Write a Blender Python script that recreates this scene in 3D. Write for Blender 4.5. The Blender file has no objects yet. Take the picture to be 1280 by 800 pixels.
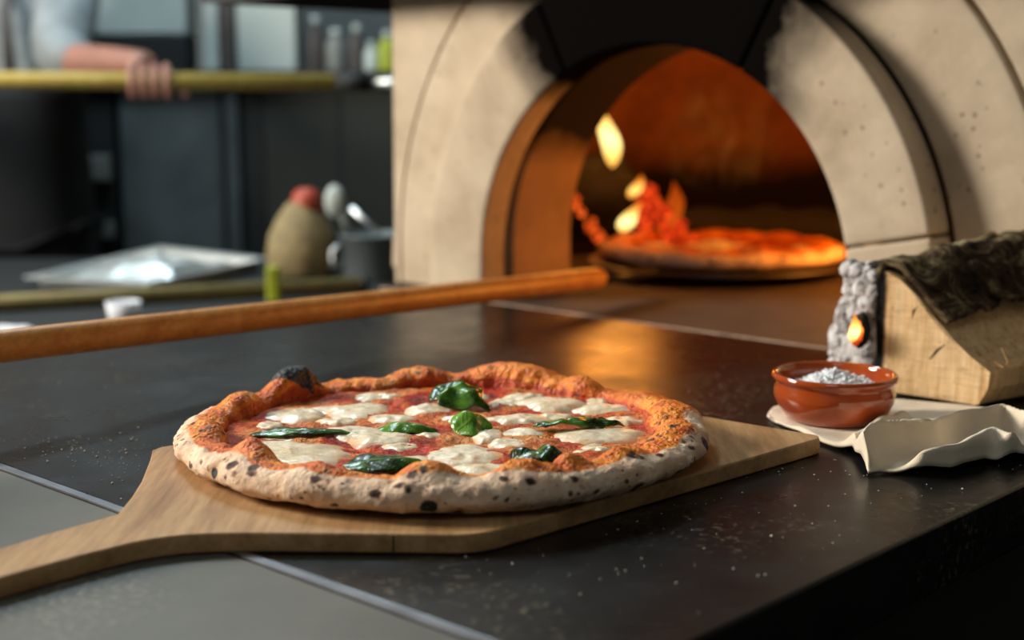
import bpy, bmesh, math, random
import numpy as np
from mathutils import Vector

C = bpy.context.scene.collection
S = bpy.context.scene
random.seed(7)
PI = math.pi
H = 0.235                                   # camera height above the worktop (worktop top is z = 0)
TH = math.radians(43)                       # the oven and its counter stand turned by 43 degrees
EX = Vector((math.cos(TH), -math.sin(TH), 0))   # along the oven face
EA = Vector((math.sin(TH), math.cos(TH), 0))    # into the oven
FLOOR = -0.95
CEIL = 1.9

# ------------------------------------------------------------------ camera
cam_d = bpy.data.cameras.new('camera')
cam = bpy.data.objects.new('camera', cam_d)
C.objects.link(cam)
cam.location = (0, 0, H)
cam.rotation_euler = (PI / 2 - math.atan(285 / 1778.0), 0, 0)
cam_d.lens = 50.0
cam_d.sensor_width = 36.0
cam_d.clip_start = 0.02
cam_d.dof.use_dof = True
cam_d.dof.focus_distance = 0.87
cam_d.dof.aperture_fstop = 4.6
S.camera = cam

# ------------------------------------------------------------------ world, lights, exposure
S.view_settings.view_transform = 'Standard'
S.view_settings.look = 'None'
S.view_settings.gamma = 1.0
S.view_settings.exposure = 0.0
S.cycles.sample_clamp_indirect = 4.0
W = bpy.data.worlds.new('world'); S.world = W
W.use_nodes = True
W.node_tree.nodes['Background'].inputs[0].default_value = (0.55, 0.75, 1.0, 1)
W.node_tree.nodes['Background'].inputs[1].default_value = 0.02


def area(name, loc, target, size, power, col, size_y=None, spread=PI):
    l = bpy.data.lights.new(name, 'AREA'); l.energy = power; l.color = col
    l.shape = 'RECTANGLE'; l.size = size; l.size_y = size_y or size; l.spread = spread
    o = bpy.data.objects.new(name, l); C.objects.link(o); o.location = loc
    o.rotation_euler = (Vector(target) - Vector(loc)).to_track_quat('-Z', 'Y').to_euler()
    return o


def point(name, loc, power, col, r=0.04):
    l = bpy.data.lights.new(name, 'POINT'); l.energy = power; l.color = col; l.shadow_soft_size = r
    o = bpy.data.objects.new(name, l); C.objects.link(o); o.location = loc
    return o


def ow(u, w, z=0.0):
    v = EX * u + EA * w
    return (v.x, v.y, z)


area('window_light', (-2.45, 1.42, 1.16), (0.1, 1.0, 0.0), 0.75, 118, (1.0, 0.92, 0.80), 0.75)
area('kitchen_ceiling_light', (-0.75, 2.55, 1.86), (-0.65, 2.5, 0), 0.9, 34, (0.72, 0.90, 1.0), 0.35)
area('front_fill_light', (-0.35, -0.7, 1.86), (0.0, 0.9, 0), 0.7, 3.5, (1.0, 0.93, 0.85), 0.7)  # added fill from behind the camera, not a known lamp
point('fire_light', ow(-1.27, 1.58, 0.20), 1.3, (1.0, 0.34, 0.05), 0.06)
point('fire_light', ow(-0.74, 1.60, 0.13), 9.0, (1.0, 0.33, 0.045), 0.11)

# ------------------------------------------------------------------ helpers


def hsh(i, j, k, seed):
    n = (i * 374761393 + j * 668265263 + k * 2147483647 + seed * 974634777) & 0xffffffff
    n = ((n ^ (n >> 13)) * 1274126177) & 0xffffffff
    return ((n ^ (n >> 16)) & 0xffff) / 65535.0


def vnoise(P, freq, seed=0):
    """value noise -1..1 on an (n,3) array"""
    P = np.asarray(P, float) * freq + 500.0
    I = np.floor(P).astype(np.int64); f = P - I; f = f * f * (3 - 2 * f)
    r = 0
    for a in (0, 1):
        for b in (0, 1):
            for c in (0, 1):
                wgt = (f[:, 0] if a else 1 - f[:, 0]) * (f[:, 1] if b else 1 - f[:, 1]) * (f[:, 2] if c else 1 - f[:, 2])
                r = r + wgt * hsh(I[:, 0] + a, I[:, 1] + b, I[:, 2] + c, seed)
    return r * 2 - 1


def fbm(P, freq, seed=0, octv=4):
    r = 0; a = 1.0; t = 0
    for k in range(octv):
        r = r + a * vnoise(P, freq * 2 ** k, seed + k * 17); t += a; a *= 0.5
    return r / t


def sstep(a, b, x):
    t = np.clip((x - a) / (b - a), 0, 1)
    return t * t * (3 - 2 * t)


def tag(o, label=None, cat=None, group=None, kind=None):
    if label: o['label'] = label
    if cat: o['category'] = cat
    if group: o['group'] = group
    if kind: o['kind'] = kind
    return o


def thing(name, label, cat, loc, group=None):
    o = bpy.data.objects.new(name, None); C.objects.link(o); o.location = loc
    o.empty_display_size = 0.02
    return tag(o, label, cat, group)


def mesh(name, V, Fc, mat, parent=None, smooth=False, bevel=0, col=None, origin=None, seg=2):
    """V in world coordinates; the object's origin goes to its parent's, or to its own base"""
    V = np.asarray(V, float)
    if parent is not None:
        o0 = np.array(wloc(parent))
    elif origin is not None:
        o0 = np.array(origin, float)
    else:
        o0 = np.array([(V[:, 0].min() + V[:, 0].max()) / 2, (V[:, 1].min() + V[:, 1].max()) / 2, V[:, 2].min()])
    me = bpy.data.meshes.new(name)
    me.from_pydata((V - o0).tolist(), [], [list(map(int, f)) for f in Fc])
    me.update()
    if col is not None:
        ca = me.color_attributes.new('Col', 'FLOAT_COLOR', 'POINT')
        cc = np.ones((len(V), 4), np.float32); cc[:, :np.asarray(col).shape[1]] = col
        ca.data.foreach_set('color', cc.ravel())
    if smooth:
        me.polygons.foreach_set('use_smooth', [True] * len(me.polygons))
    if mat: me.materials.append(mat)
    o = bpy.data.objects.new(name, me); C.objects.link(o)
    if parent is not None:
        o.parent = parent
    else:
        o.location = o0
    if bevel:
        m = o.modifiers.new('bevel', 'BEVEL'); m.width = bevel; m.segments = seg; m.limit_method = 'ANGLE'
        m.angle_limit = math.radians(40)
        me.polygons.foreach_set('use_smooth', [True] * len(me.polygons))
        try:
            m.harden_normals = False
        except Exception:
            pass
        wn = o.modifiers.new('wn', 'WEIGHTED_NORMAL'); wn.keep_sharp = True
    return o


def wloc(o):
    l = Vector(o.location)
    while o.parent:
        o = o.parent; l += Vector(o.location)
    return l


class MB:
    def __init__(s): s.V = []; s.F = []
    def add(s, V, F):
        n = len(s.V); s.V += [tuple(v) for v in V]; s.F += [[i + n for i in f] for f in F]; return s
    def box(s, x0, x1, y0, y1, z0, z1, fr=None):
        V = [(x, y, z) for z in (z0, z1) for y in (y0, y1) for x in (x0, x1)]
        if fr: V = [fr(*v) for v in V]
        return s.add(V, [(0, 2, 3, 1), (4, 5, 7, 6), (0, 1, 5, 4), (2, 6, 7, 3), (0, 4, 6, 2), (1, 3, 7, 5)])
    def prism(s, poly, z0, z1, fr=None):
        n = len(poly)
        V = [(x, y, z0) for x, y in poly] + [(x, y, z1) for x, y in poly]
        if fr: V = [fr(*v) for v in V]
        return s.add(V, [list(range(n))[::-1], [n + i for i in range(n)]] + [(i, (i + 1) % n, n + (i + 1) % n, n + i) for i in range(n)])
    def lathe(s, prof, c=(0, 0, 0), n=48):
        V = []; F = []
        for r, z in prof:
            for k in range(n):
                a = 2 * PI * k / n; V.append((c[0] + r * math.cos(a), c[1] + r * math.sin(a), c[2] + z))
        for i in range(len(prof) - 1):
            for k in range(n):
                F.append((i * n + k, i * n + (k + 1) % n, (i + 1) * n + (k + 1) % n, (i + 1) * n + k))
        return s.add(V, F)
    def tube(s, pts, rads, n=16, cap=True, sq=1.0):
        pts = [Vector(p) for p in pts]
        if not isinstance(rads, (list, tuple)): rads = [rads] * len(pts)
        V = []; F = []
        for i, p in enumerate(pts):
            t = (pts[min(i + 1, len(pts) - 1)] - pts[max(i - 1, 0)]).normalized()
            up = Vector((0, 0, 1)) if abs(t.z) < 0.9 else Vector((1, 0, 0))
            a = t.cross(up).normalized(); b = a.cross(t).normalized()
            for k in range(n):
                g = 2 * PI * k / n
                V.append(p + a * (math.cos(g) * rads[i]) + b * (math.sin(g) * rads[i] * sq))
        for i in range(len(pts) - 1):
            for k in range(n):
                F.append((i * n + k, i * n + (k + 1) % n, (i + 1) * n + (k + 1) % n, (i + 1) * n + k))
        if cap:
            F.append(list(range(n))[::-1]); F.append([(len(pts) - 1) * n + k for k in range(n)])
        return s.add(V, F)
    def build(s, name, mat, parent=None, **k):
        return mesh(name, s.V, s.F, mat, parent, **k)


# ------------------------------------------------------------------ materials
def sr(r, g, b):
    f = lambda c: (c / 255 / 12.92) if c / 255 <= 0.04045 else ((c / 255 + 0.055) / 1.055) ** 2.4
    return (f(r), f(g), f(b), 1)


class NT:
    def __init__(s, name):
        s.m = bpy.data.materials.new(name); s.m.use_nodes = True
        s.t = s.m.node_tree; s.b = s.t.nodes['Principled BSDF']; s._co = None
    def n(s, typ, **props):
        nd = s.t.nodes.new(typ)
        for k, v in props.items(): setattr(nd, k, v)
        return nd
    def l(s, a, b): s.t.links.new(a, b)
    def co(s, scale=(1, 1, 1), rot=(0, 0, 0), space='Object'):
        tc = s.n('ShaderNodeTexCoord'); mp = s.n('ShaderNodeMapping')
        mp.inputs['Scale'].default_value = scale; mp.inputs['Rotation'].default_value = rot
        s.l(tc.outputs[space], mp.inputs[0]); return mp.outputs[0]
    def noise(s, sc, det=4, rough=0.55, v=None, dist=0.0):
        nd = s.n('ShaderNodeTexNoise'); nd.inputs['Scale'].default_value = sc; nd.inputs['Detail'].default_value = det
        nd.inputs['Roughness'].default_value = rough; nd.inputs['Distortion'].default_value = dist
        s.l(v if v is not None else s.co(), nd.inputs['Vector']); return nd.outputs[0]
    def voro(s, sc, v=None, feature='F1', rnd=1.0):
        nd = s.n('ShaderNodeTexVoronoi'); nd.feature = feature; nd.inputs['Scale'].default_value = sc
        nd.inputs['Randomness'].default_value = rnd
        s.l(v if v is not None else s.co(), nd.inputs['Vector']); return nd.outputs[0]
    def ramp(s, fac, stops, interp='LINEAR'):
        nd = s.n('ShaderNodeValToRGB'); nd.color_ramp.interpolation = interp
        e = nd.color_ramp.elements
        while len(e) < len(stops): e.new(0.5)
        for q, (p, c) in zip(e, stops):
            q.position = p; q.color = c if not isinstance(c, (int, float)) else (c, c, c, 1)
        s.l(fac, nd.inputs[0]); return nd.outputs[0]
    def mix(s, fac, a, b, mode='MIX'):
        nd = s.n('ShaderNodeMix', data_type='RGBA', blend_type=mode)
        for sock, v in ((nd.inputs[0], fac), (nd.inputs[6], a), (nd.inputs[7], b)):
            if isinstance(v, (int, float)): sock.default_value = v
            elif isinstance(v, tuple): sock.default_value = v
            else: s.l(v, sock)
        return nd.outputs[2]
    def math(s, op, a, b=None, clamp=False):
        nd = s.n('ShaderNodeMath', operation=op, use_clamp=clamp)
        for i, v in enumerate((a, b)):
            if v is None: continue
            if isinstance(v, (int, float)): nd.inputs[i].default_value = v
            else: s.l(v, nd.inputs[i])
        return nd.outputs[0]
    def attr(s, name='Col'):
        nd = s.n('ShaderNodeAttribute'); nd.attribute_name = name; return nd.outputs['Color']
    def sep(s, c):
        nd = s.n('ShaderNodeSeparateColor'); s.l(c, nd.inputs[0]); return nd.outputs
    def sepx(s, v):
        nd = s.n('ShaderNodeSeparateXYZ'); s.l(v, nd.inputs[0]); return nd.outputs
    def bump(s, h, strength=0.3, dist=0.001, normal=None):
        nd = s.n('ShaderNodeBump'); nd.inputs['Strength'].default_value = strength; nd.inputs['Distance'].default_value = dist
        s.l(h, nd.inputs['Height'])
        if normal is not None: s.l(normal, nd.inputs['Normal'])
        s.l(nd.outputs[0], s.b.inputs['Normal']); return nd.outputs[0]
    def set(s, **k):
        for key, v in k.items():
            sock = s.b.inputs[{'col': 'Base Color', 'rough': 'Roughness', 'metal': 'Metallic', 'spec': 'Specular IOR Level',
                               'sss': 'Subsurface Weight', 'sssr': 'Subsurface Radius', 'ssss': 'Subsurface Scale', 'coat': 'Coat Weight', 'coatr': 'Coat Roughness',
                               'ecol': 'Emission Color', 'estr': 'Emission Strength', 'alpha': 'Alpha', 'trans': 'Transmission Weight',
                               'sheen': 'Sheen Weight'}[key]]
            if hasattr(v, 'is_linked'): s.l(v, sock)
            else: sock.default_value = v
        return s.m


def plain(name, c, rough=0.6, metal=0.0, nsc=30, var=0.25, bump=0.0, spec=0.5):
    t = NT(name); nz = t.noise(nsc, 4)
    d = tuple(x * (1 - var) for x in c[:3]) + (1,); e = tuple(min(1, x * (1 + var)) for x in c[:3]) + (1,)
    t.set(col=t.ramp(nz, [(0.3, d), (0.7, e)]), rough=rough, metal=metal, spec=spec)
    if bump: t.bump(nz, bump, 0.002)
    return t.m


def m_stone():
    """cream cast refractory stone with pits; sooting lives over the crown of the mouth"""
    t = NT('refractory_stone'); v = t.co()
    n1 = t.noise(9, 5, 0.6, v); n2 = t.noise(70, 4, 0.6, v)
    base = t.ramp(n1, [(0.3, sr(176, 156, 132)), (0.55, sr(200, 182, 158)), (0.75, sr(212, 196, 172))])
    pits = t.ramp(t.voro(75, v), [(0.10, 0.0), (0.22, 1.0)])
    pm = t.ramp(t.noise(14, 2, 0.5, v), [(0.50, 1.0), (0.58, 0.0)])
    pit = t.mix(pm, pits, (1, 1, 1, 1), 'LIGHTEN')
    base = t.mix(0.5, base, pit, 'MULTIPLY')
    base = t.mix(0.35, base, t.ramp(n2, [(0.3, 0.65), (0.7, 1.0)]), 'MULTIPLY')
    soot_shade = t.sep(t.attr())[0]
    sn = t.noise(16, 5, 0.65, v)
    sf = t.math('MULTIPLY', soot_shade, t.math('ADD', t.math('MULTIPLY', sn, 1.6), 0.2), True)
    sf = t.ramp(sf, [(0.06, 0.0), (0.26, 0.55), (0.62, 1.0)])
    col = t.mix(sf, base, (0.0042, 0.0036, 0.0034, 1))
    t.set(col=col, rough=0.9, spec=t.math('MULTIPLY', t.math('SUBTRACT', 1.0, sf), 0.25))
    t.bump(t.math('ADD', t.math('MULTIPLY', n2, 0.5), pit), 0.35, 0.0012)
    return t.m


def m_vault():
    t = NT('sooty_vault_stone'); v = t.co()
    base = t.ramp(t.noise(12, 5, 0.6, v), [(0.3, sr(150, 118, 88)), (0.7, sr(186, 150, 112))])
    soot_shade = t.sep(t.attr())[0]
    sf = t.math('MULTIPLY', soot_shade, t.math('ADD', t.math('MULTIPLY', t.noise(10, 5, 0.6, v), 1.4), 0.3), True)
    sf = t.ramp(sf, [(0.15, 0.0), (0.6, 1.0)])
    t.set(col=t.mix(sf, base, (0.012, 0.008, 0.006, 1)), rough=0.85, spec=0.2)
    t.bump(t.noise(60, 4, 0.6, v), 0.3, 0.002)
    return t.m


def m_slate():
    t = NT('dark_slate'); v = t.co()
    n1 = t.noise(5, 6, 0.6, v); n2 = t.noise(240, 3, 0.6, v)
    scr = t.noise(30, 5, 0.7, t.co(scale=(1.0, 14.0, 1.0), rot=(0, 0, 0.4)))
    col = t.ramp(n1, [(0.3, sr(11, 10, 10)), (0.6, sr(19, 17, 16)), (0.8, sr(28, 25, 23))])
    dust = t.math('MULTIPLY', t.ramp(t.noise(7, 3, 0.5, v), [(0.56, 0.0), (0.72, 1.0)]), t.ramp(n2, [(0.56, 0.0), (0.7, 1.0)]))
    col = t.mix(t.math('MULTIPLY', dust, 0.30), col, sr(190, 178, 150))
    col = t.mix(t.math('MULTIPLY', t.ramp(scr, [(0.58, 0.0), (0.75, 1.0)]), 0.10), col, sr(150, 140, 130))
    t.set(col=col, rough=t.ramp(t.noise(12, 6, 0.65, v), [(0.3, 0.22), (0.7, 0.40)]), spec=0.40)
    t.bump(t.math('ADD', n1, t.math('MULTIPLY', n2, 0.2)), 0.08, 0.002)
    return t.m


def m_grey_slab():
    t = NT('grey_stone'); v = t.co()
    n1 = t.noise(6, 6, 0.62, v)
    col = t.ramp(n1, [(0.3, sr(84, 82, 74)), (0.7, sr(112, 108, 96))])
    dust = t.math('MULTIPLY', t.ramp(t.noise(9, 3, 0.5, v), [(0.52, 0.0), (0.66, 1.0)]), t.ramp(t.noise(230, 3, 0.6, v), [(0.52, 0.0), (0.64, 1.0)]))
    col = t.mix(t.math('MULTIPLY', dust, 0.4), col, sr(200, 190, 165))
    t.set(col=col, rough=0.5, spec=0.4)
    t.bump(n1, 0.08, 0.002)
    return t.m


def m_wood(name, a, b, c, rot=0.0, sc=1.0, rough=0.5, knots=True):
    t = NT(name)
    v = t.co(scale=(16 * sc, 1.6 * sc, 16 * sc), rot=(0, 0, rot))
    n1 = t.noise(3.2, 6, 0.62, v, 0.6)
    fine = t.noise(18, 5, 0.7, v, 0.2)
    col = t.ramp(n1, [(0.28, a), (0.5, b), (0.75, c)])
    col = t.mix(0.5, col, t.ramp(fine, [(0.35, 0.55), (0.6, 1.0)]), 'MULTIPLY')
    if knots:
        kn = t.ramp(t.voro(11, t.co(scale=(1, .6, 1), rot=(0, 0, rot))), [(0.03, 1.0), (0.11, 0.0)])
        col = t.mix(t.math('MULTIPLY', kn, 0.55), col, sr(86, 52, 26))
    st = t.ramp(t.noise(9, 4, 0.6), [(0.35, 0.8), (0.65, 1.0)])
    col = t.mix(0.6, col, st, 'MULTIPLY')
    t.set(col=col, rough=rough, spec=0.35)
    t.bump(fine, 0.12, 0.0008)
    return t.m


def m_crust():
    """vertex colour: R = toasting, G = tomato stain, B = charring; alpha unused"""
    t = NT('pizza_crust'); v = t.co()
    toast, stain, char = t.sep(t.attr())[:3]
    n1 = t.noise(60, 5, 0.6, v); n2 = t.noise(260, 4, 0.65, v)
    pale = t.ramp(n1, [(0.3, sr(206, 166, 132)), (0.55, sr(236, 204, 174)), (0.8, sr(246, 224, 200))])
    org = t.ramp(t.noise(75, 6, 0.7, v), [(0.30, sr(168, 66, 10)), (0.45, sr(222, 114, 18)), (0.58, sr(244, 152, 42)), (0.72, sr(252, 200, 108))])
    big = t.ramp(t.noise(24, 3, 0.6, v), [(0.36, sr(226, 176, 150)), (0.6, (1, 1, 1, 1))])
    org = t.mix(0.8, org, big, 'MULTIPLY')
    tf = t.math('ADD', toast, t.math('MULTIPLY', t.math('SUBTRACT', n1, 0.5), 0.7), True)
    col = t.mix(t.ramp(tf, [(0.38, 0.0), (0.62, 1.0)]), pale, org)
    sf = t.math('ADD', stain, t.math('MULTIPLY', t.math('SUBTRACT', t.noise(110, 5, 0.6, v), 0.5), 1.0), True)
    col = t.mix(t.ramp(sf, [(0.55, 0.0), (0.85, 0.8)]), col, t.ramp(n2, [(0.3, sr(150, 26, 10)), (0.7, sr(196, 58, 22))]))
    # leopard spots: small brown halos round black blisters
    vs = t.co(scale=(1, 1, 1.35))
    wv = t.n('ShaderNodeVectorMath', operation='ADD')
    nz = t.n('ShaderNodeTexNoise'); nz.inputs['Scale'].default_value = 120; t.l(vs, nz.inputs['Vector'])
    ws = t.n('ShaderNodeVectorMath', operation='SCALE'); ws.inputs['Scale'].default_value = 0.005
    t.l(nz.outputs['Color'], ws.inputs[0]); t.l(vs, wv.inputs[0]); t.l(ws.outputs[0], wv.inputs[1])
    vo = t.voro(92, wv.outputs[0])
    size = t.ramp(t.noise(45, 2, 0.5, vs), [(0.36, 0.03), (0.66, 0.46)])
    d = t.math('SUBTRACT', size, vo)
    d = t.math('ADD', d, t.math('MULTIPLY', t.math('SUBTRACT', 0.5, toast), 0.10))
    sm2 = t.math('SUBTRACT', t.ramp(t.noise(70, 2, 0.5, vs), [(0.45, 0.0), (0.7, 0.34)]), t.voro(180, wv.outputs[0]))
    sm2 = t.math('ADD', sm2, t.math('MULTIPLY', t.math('SUBTRACT', 0.5, toast), 0.10))
    d = t.math('MAXIMUM', d, t.math('MULTIPLY', sm2, 0.8))
    d = t.math('ADD', d, t.math('MULTIPLY', t.math('SUBTRACT', t.noise(240, 3, 0.6, v), 0.5), 0.16))
    halo = t.ramp(d, [(-0.0, 0.0), (0.08, 1.0)]); core = t.ramp(d, [(0.07, 0.0), (0.17, 1.0)])
    mott = t.math('MULTIPLY', t.ramp(t.noise(130, 4, 0.65, v), [(0.58, 0.0), (0.70, 1.0)]), t.ramp(t.noise(28, 2, 0.5, v), [(0.45, 0.0), (0.6, 1.0)]))
    col = t.mix(t.math('MULTIPLY', mott, 0.55), col, sr(150, 92, 48))
    col = t.mix(t.math('MULTIPLY', halo, 0.75), col, sr(120, 66, 30))
    col = t.mix(t.math('MULTIPLY', core, t.ramp(t.noise(200, 3, 0.6, v), [(0.35, 0.75), (0.6, 1.0)])), col, sr(34, 20, 13))
    cf = t.math('ADD', char, t.math('MULTIPLY', t.math('SUBTRACT', t.noise(150, 5, 0.7, v), 0.5), 0.9), True)
    ash = t.ramp(t.noise(330, 4, 0.7, v), [(0.45, sr(20, 18, 18)), (0.72, sr(96, 92, 92))])
    col = t.mix(t.ramp(cf, [(0.4, 0.0), (0.6, 1.0)]), col, ash)
    t.set(col=col, rough=t.mix(tf, (0.75,) * 3 + (1,), (0.42,) * 3 + (1,)), spec=0.4, sss=0.06, ssss=0.01)
    blis = t.ramp(t.voro(330, wv.outputs[0]), [(0.0, 1.0), (0.6, 0.0)])
    bh = t.math('ADD', t.math('ADD', t.math('MULTIPLY', n1, 0.8), t.math('MULTIPLY', n2, 0.8)), t.math('MULTIPLY', t.math('MULTIPLY', blis, tf), 0.5))
    t.bump(bh, 0.9, 0.0020)
    return t.m


def m_sauce():
    t = NT('tomato_sauce'); v = t.co()
    n1 = t.noise(55, 6, 0.65, v, 0.6); n2 = t.noise(24, 4, 0.6, v)
    col = t.ramp(n1, [(0.30, sr(92, 6, 2)), (0.44, sr(164, 22, 4)), (0.54, sr(206, 62, 8)), (0.64, sr(228, 116, 24)), (0.76, sr(242, 190, 110))])
    milky = t.ramp(n2, [(0.46, 0.0), (0.62, 1.0)])
    col = t.mix(t.math('MULTIPLY', milky, 0.5), col, t.ramp(n1, [(0.35, sr(206, 96, 18)), (0.62, sr(240, 196, 118))]))
    t.set(col=col, rough=t.ramp(t.noise(140, 3), [(0.3, 0.16), (0.7, 0.42)]), spec=0.4)
    t.bump(t.math('ADD', n1, t.math('MULTIPLY', t.noise(230, 4, 0.65, v), 1.0)), 1.0, 0.0040)
    return t.m


def m_mozz():
    t = NT('melted_mozzarella'); v = t.co()
    edge = t.sep(t.attr())[0]
    n1 = t.noise(80, 5, 0.6, v)
    col = t.ramp(t.noise(45, 4, 0.6, v), [(0.3, sr(226, 204, 162)), (0.55, sr(240, 228, 200)), (0.75, sr(248, 240, 220))])
    br = t.ramp(t.noise(70, 3, 0.5, v), [(0.64, 0.0), (0.72, 1.0)])
    col = t.mix(t.math('MULTIPLY', br, 0.6), col, sr(216, 130, 42))
    ef = t.math('ADD', edge, t.math('MULTIPLY', t.math('SUBTRACT', n1, 0.5), 0.9), True)
    col = t.mix(t.ramp(ef, [(0.42, 0.0), (0.95, 0.85)]), col, t.ramp(n1, [(0.4, sr(204, 88, 30)), (0.6, sr(236, 170, 100))]))
    t.set(col=col, rough=t.ramp(n1, [(0.3, 0.16), (0.7, 0.36)]), spec=0.5, sss=0.18, ssss=0.006, sssr=(1.0, 0.6, 0.35))
    t.bump(t.math('ADD', n1, t.math('MULTIPLY', t.noise(260, 3, 0.6, v), 0.6)), 0.45, 0.0014)
    return t.m


def m_basil():
    t = NT('wilted_basil'); v = t.co()
    c = t.sep(t.attr())
    n1 = t.noise(120, 4, 0.6, v)
    col = t.ramp(t.math('ADD', t.math('MULTIPLY', n1, 0.8), t.math('MULTIPLY', c[0], 0.55)), [(0.28, sr(8, 18, 8)), (0.48, sr(24, 56, 14)), (0.72, sr(84, 136, 36)), (0.9, sr(120, 168, 60))])
    col = t.mix(t.math('MULTIPLY', c[1], 0.5), col, sr(112, 150, 62))
    t.set(col=col, rough=0.24, spec=0.5, sss=0.0, coat=0.12, coatr=0.2)
    t.bump(t.math('ADD', n1, c[1]), 0.35, 0.0008)
    return t.m


def m_terracotta():
    t = NT('glazed_terracotta'); v = t.co()
    col = t.ramp(t.noise(20, 5, 0.6, v), [(0.3, sr(146, 58, 20)), (0.7, sr(182, 82, 32))])
    t.set(col=col, rough=0.08, spec=0.5, coat=0.6, coatr=0.05)
    t.bump(t.noise(60, 3, 0.5, v), 0.06, 0.001)
    return t.m


def m_linen():
    t = NT('linen'); v = t.co()
    w1 = t.n('ShaderNodeTexWave'); w1.inputs['Scale'].default_value = 420; w1.bands_direction = 'X'; w1.inputs['Distortion'].default_value = 1.5; t.l(v, w1.inputs[0])
    w2 = t.n('ShaderNodeTexWave'); w2.inputs['Scale'].default_value = 420; w2.bands_direction = 'Y'; w2.inputs['Distortion'].default_value = 1.5; t.l(v, w2.inputs[0])
    col = t.ramp(t.noise(18, 4, 0.6, v), [(0.3, sr(218, 200, 174)), (0.7, sr(236, 220, 196))])
    t.set(col=col, rough=0.9, spec=0.15, sheen=0.2)
    t.bump(t.math('ADD', w1.outputs[1], w2.outputs[1]), 0.25, 0.0004)
    return t.m


def m_bark():
    t = NT('rough_bark'); v = t.co()
    n1 = t.noise(30, 7, 0.72, v, 1.2)
    col = t.ramp(n1, [(0.36, sr(16, 12, 9)), (0.48, sr(64, 48, 34)), (0.56, sr(124, 110, 80)), (0.68, sr(190, 180, 146))])
    moss = t.ramp(t.noise(22, 4, 0.6, v), [(0.52, 0.0), (0.66, 1.0)])
    col = t.mix(t.math('MULTIPLY', moss, 0.45), col, sr(98, 92, 52))
    t.set(col=col, rough=0.95, spec=0.15)
    t.bump(n1, 0.9, 0.004)
    return t.m


def m_logend():
    t = NT('split_log_wood'); v = t.co()
    vg = t.co(scale=(60, 60, 7), rot=(0, 0.25, 0))
    g = t.noise(3, 6, 0.65, vg, 0.4)
    saw = t.noise(4, 4, 0.6, t.co(scale=(10, 10, 90), rot=(0, -0.5, 0)))
    col = t.ramp(g, [(0.28, sr(176, 132, 84)), (0.45, sr(222, 184, 134)), (0.75, sr(242, 214, 172))])
    col = t.mix(0.35, col, t.ramp(saw, [(0.35, 0.6), (0.6, 1.0)]), 'MULTIPLY')
    specks = t.math('MAXIMUM', t.ramp(t.noise(130, 4, 0.7, v), [(0.62, 0.0), (0.72, 1.0)]), t.ramp(t.noise(34, 5, 0.75, t.co(scale=(1, 1, 2.2), rot=(0, -0.7, 0))), [(0.60, 0.0), (0.70, 0.8)]))
    col = t.mix(t.math('MULTIPLY', specks, 0.6), col, sr(84, 54, 28))
    ch = t.math('ADD', t.sep(t.attr())[0], t.math('MULTIPLY', t.math('SUBTRACT', t.noise(60, 4, 0.6, v), 0.5), 0.5), True)
    col = t.mix(t.ramp(ch, [(0.30, 0.0), (0.48, 0.7), (0.7, 1.0)]), col, t.ramp(ch, [(0.35, sr(92, 48, 26)), (0.6, sr(14, 11, 10))]))
    t.set(col=col, rough=0.85, spec=0.2)
    t.bump(t.math('ADD', g, saw), 0.4, 0.0012)
    return t.m


def m_ash():
    t = NT('wood_ash'); v = t.co()
    n1 = t.noise(75, 6, 0.7, v)
    col = t.ramp(n1, [(0.34, sr(96, 90, 88)), (0.46, sr(182, 176, 174)), (0.64, sr(226, 224, 224))])
    ao = t.ramp(t.noise(38, 3, 0.6, v), [(0.60, 0.0), (0.70, 1.0)])  # crease shade between the lumps, painted in by noise
    col = t.mix(t.math('MULTIPLY', ao, 0.6), col, sr(70, 62, 60))
    ch = t.sep(t.attr())[0]
    col = t.mix(ch, col, sr(18, 14, 13))
    t.set(col=col, rough=1.0, spec=0.1)
    t.bump(n1, 0.8, 0.003)
    return t.m


def m_glow(name, stops, strength, axis_noise=40, base=(0.01, 0.008, 0.006, 1), lo=0.0, hi=1.0):
    t = NT(name); v = t.co()
    nz = t.noise(axis_noise, 4, 0.6, v)
    col = t.ramp(nz, stops)
    st = t.ramp(nz, [(lo, 0.0), (hi, 1.0)])
    t.set(col=base, rough=0.9, ecol=col, estr=t.math('MULTIPLY', st, strength))
    return t.m


def m_flame():
    """a flame shines with its own light: vertex colour R = heat"""
    t = NT('flame'); h = t.sep(t.attr())[0]
    col = t.ramp(h, [(0.0, (1.0, 0.10, 0.005, 1)), (0.4, (1.0, 0.24, 0.015, 1)), (0.75, (1.0, 0.50, 0.09, 1)), (1.0, (1.0, 0.76, 0.26, 1))])
    st = t.ramp(h, [(0.0, 0.12), (0.4, 0.42), (1.0, 1.0)])
    t.set(col=(0, 0, 0, 1), ecol=col, estr=t.math('MULTIPLY', st, 2.4), rough=1.0, spec=0.0)
    return t.m


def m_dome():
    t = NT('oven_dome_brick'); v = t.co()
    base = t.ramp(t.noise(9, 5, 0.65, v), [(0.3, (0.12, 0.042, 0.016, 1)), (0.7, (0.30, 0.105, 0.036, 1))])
    soot_shade = t.sep(t.attr())[0]  # for the dome this mask carries painted shade as well
    sf = t.math('MULTIPLY', soot_shade, t.math('ADD', t.math('MULTIPLY', t.noise(6, 5, 0.65, v), 1.5), 0.3), True)
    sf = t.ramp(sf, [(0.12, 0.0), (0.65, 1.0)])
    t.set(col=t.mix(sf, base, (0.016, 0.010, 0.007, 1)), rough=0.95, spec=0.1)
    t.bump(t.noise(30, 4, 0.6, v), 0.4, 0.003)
    return t.m


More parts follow.
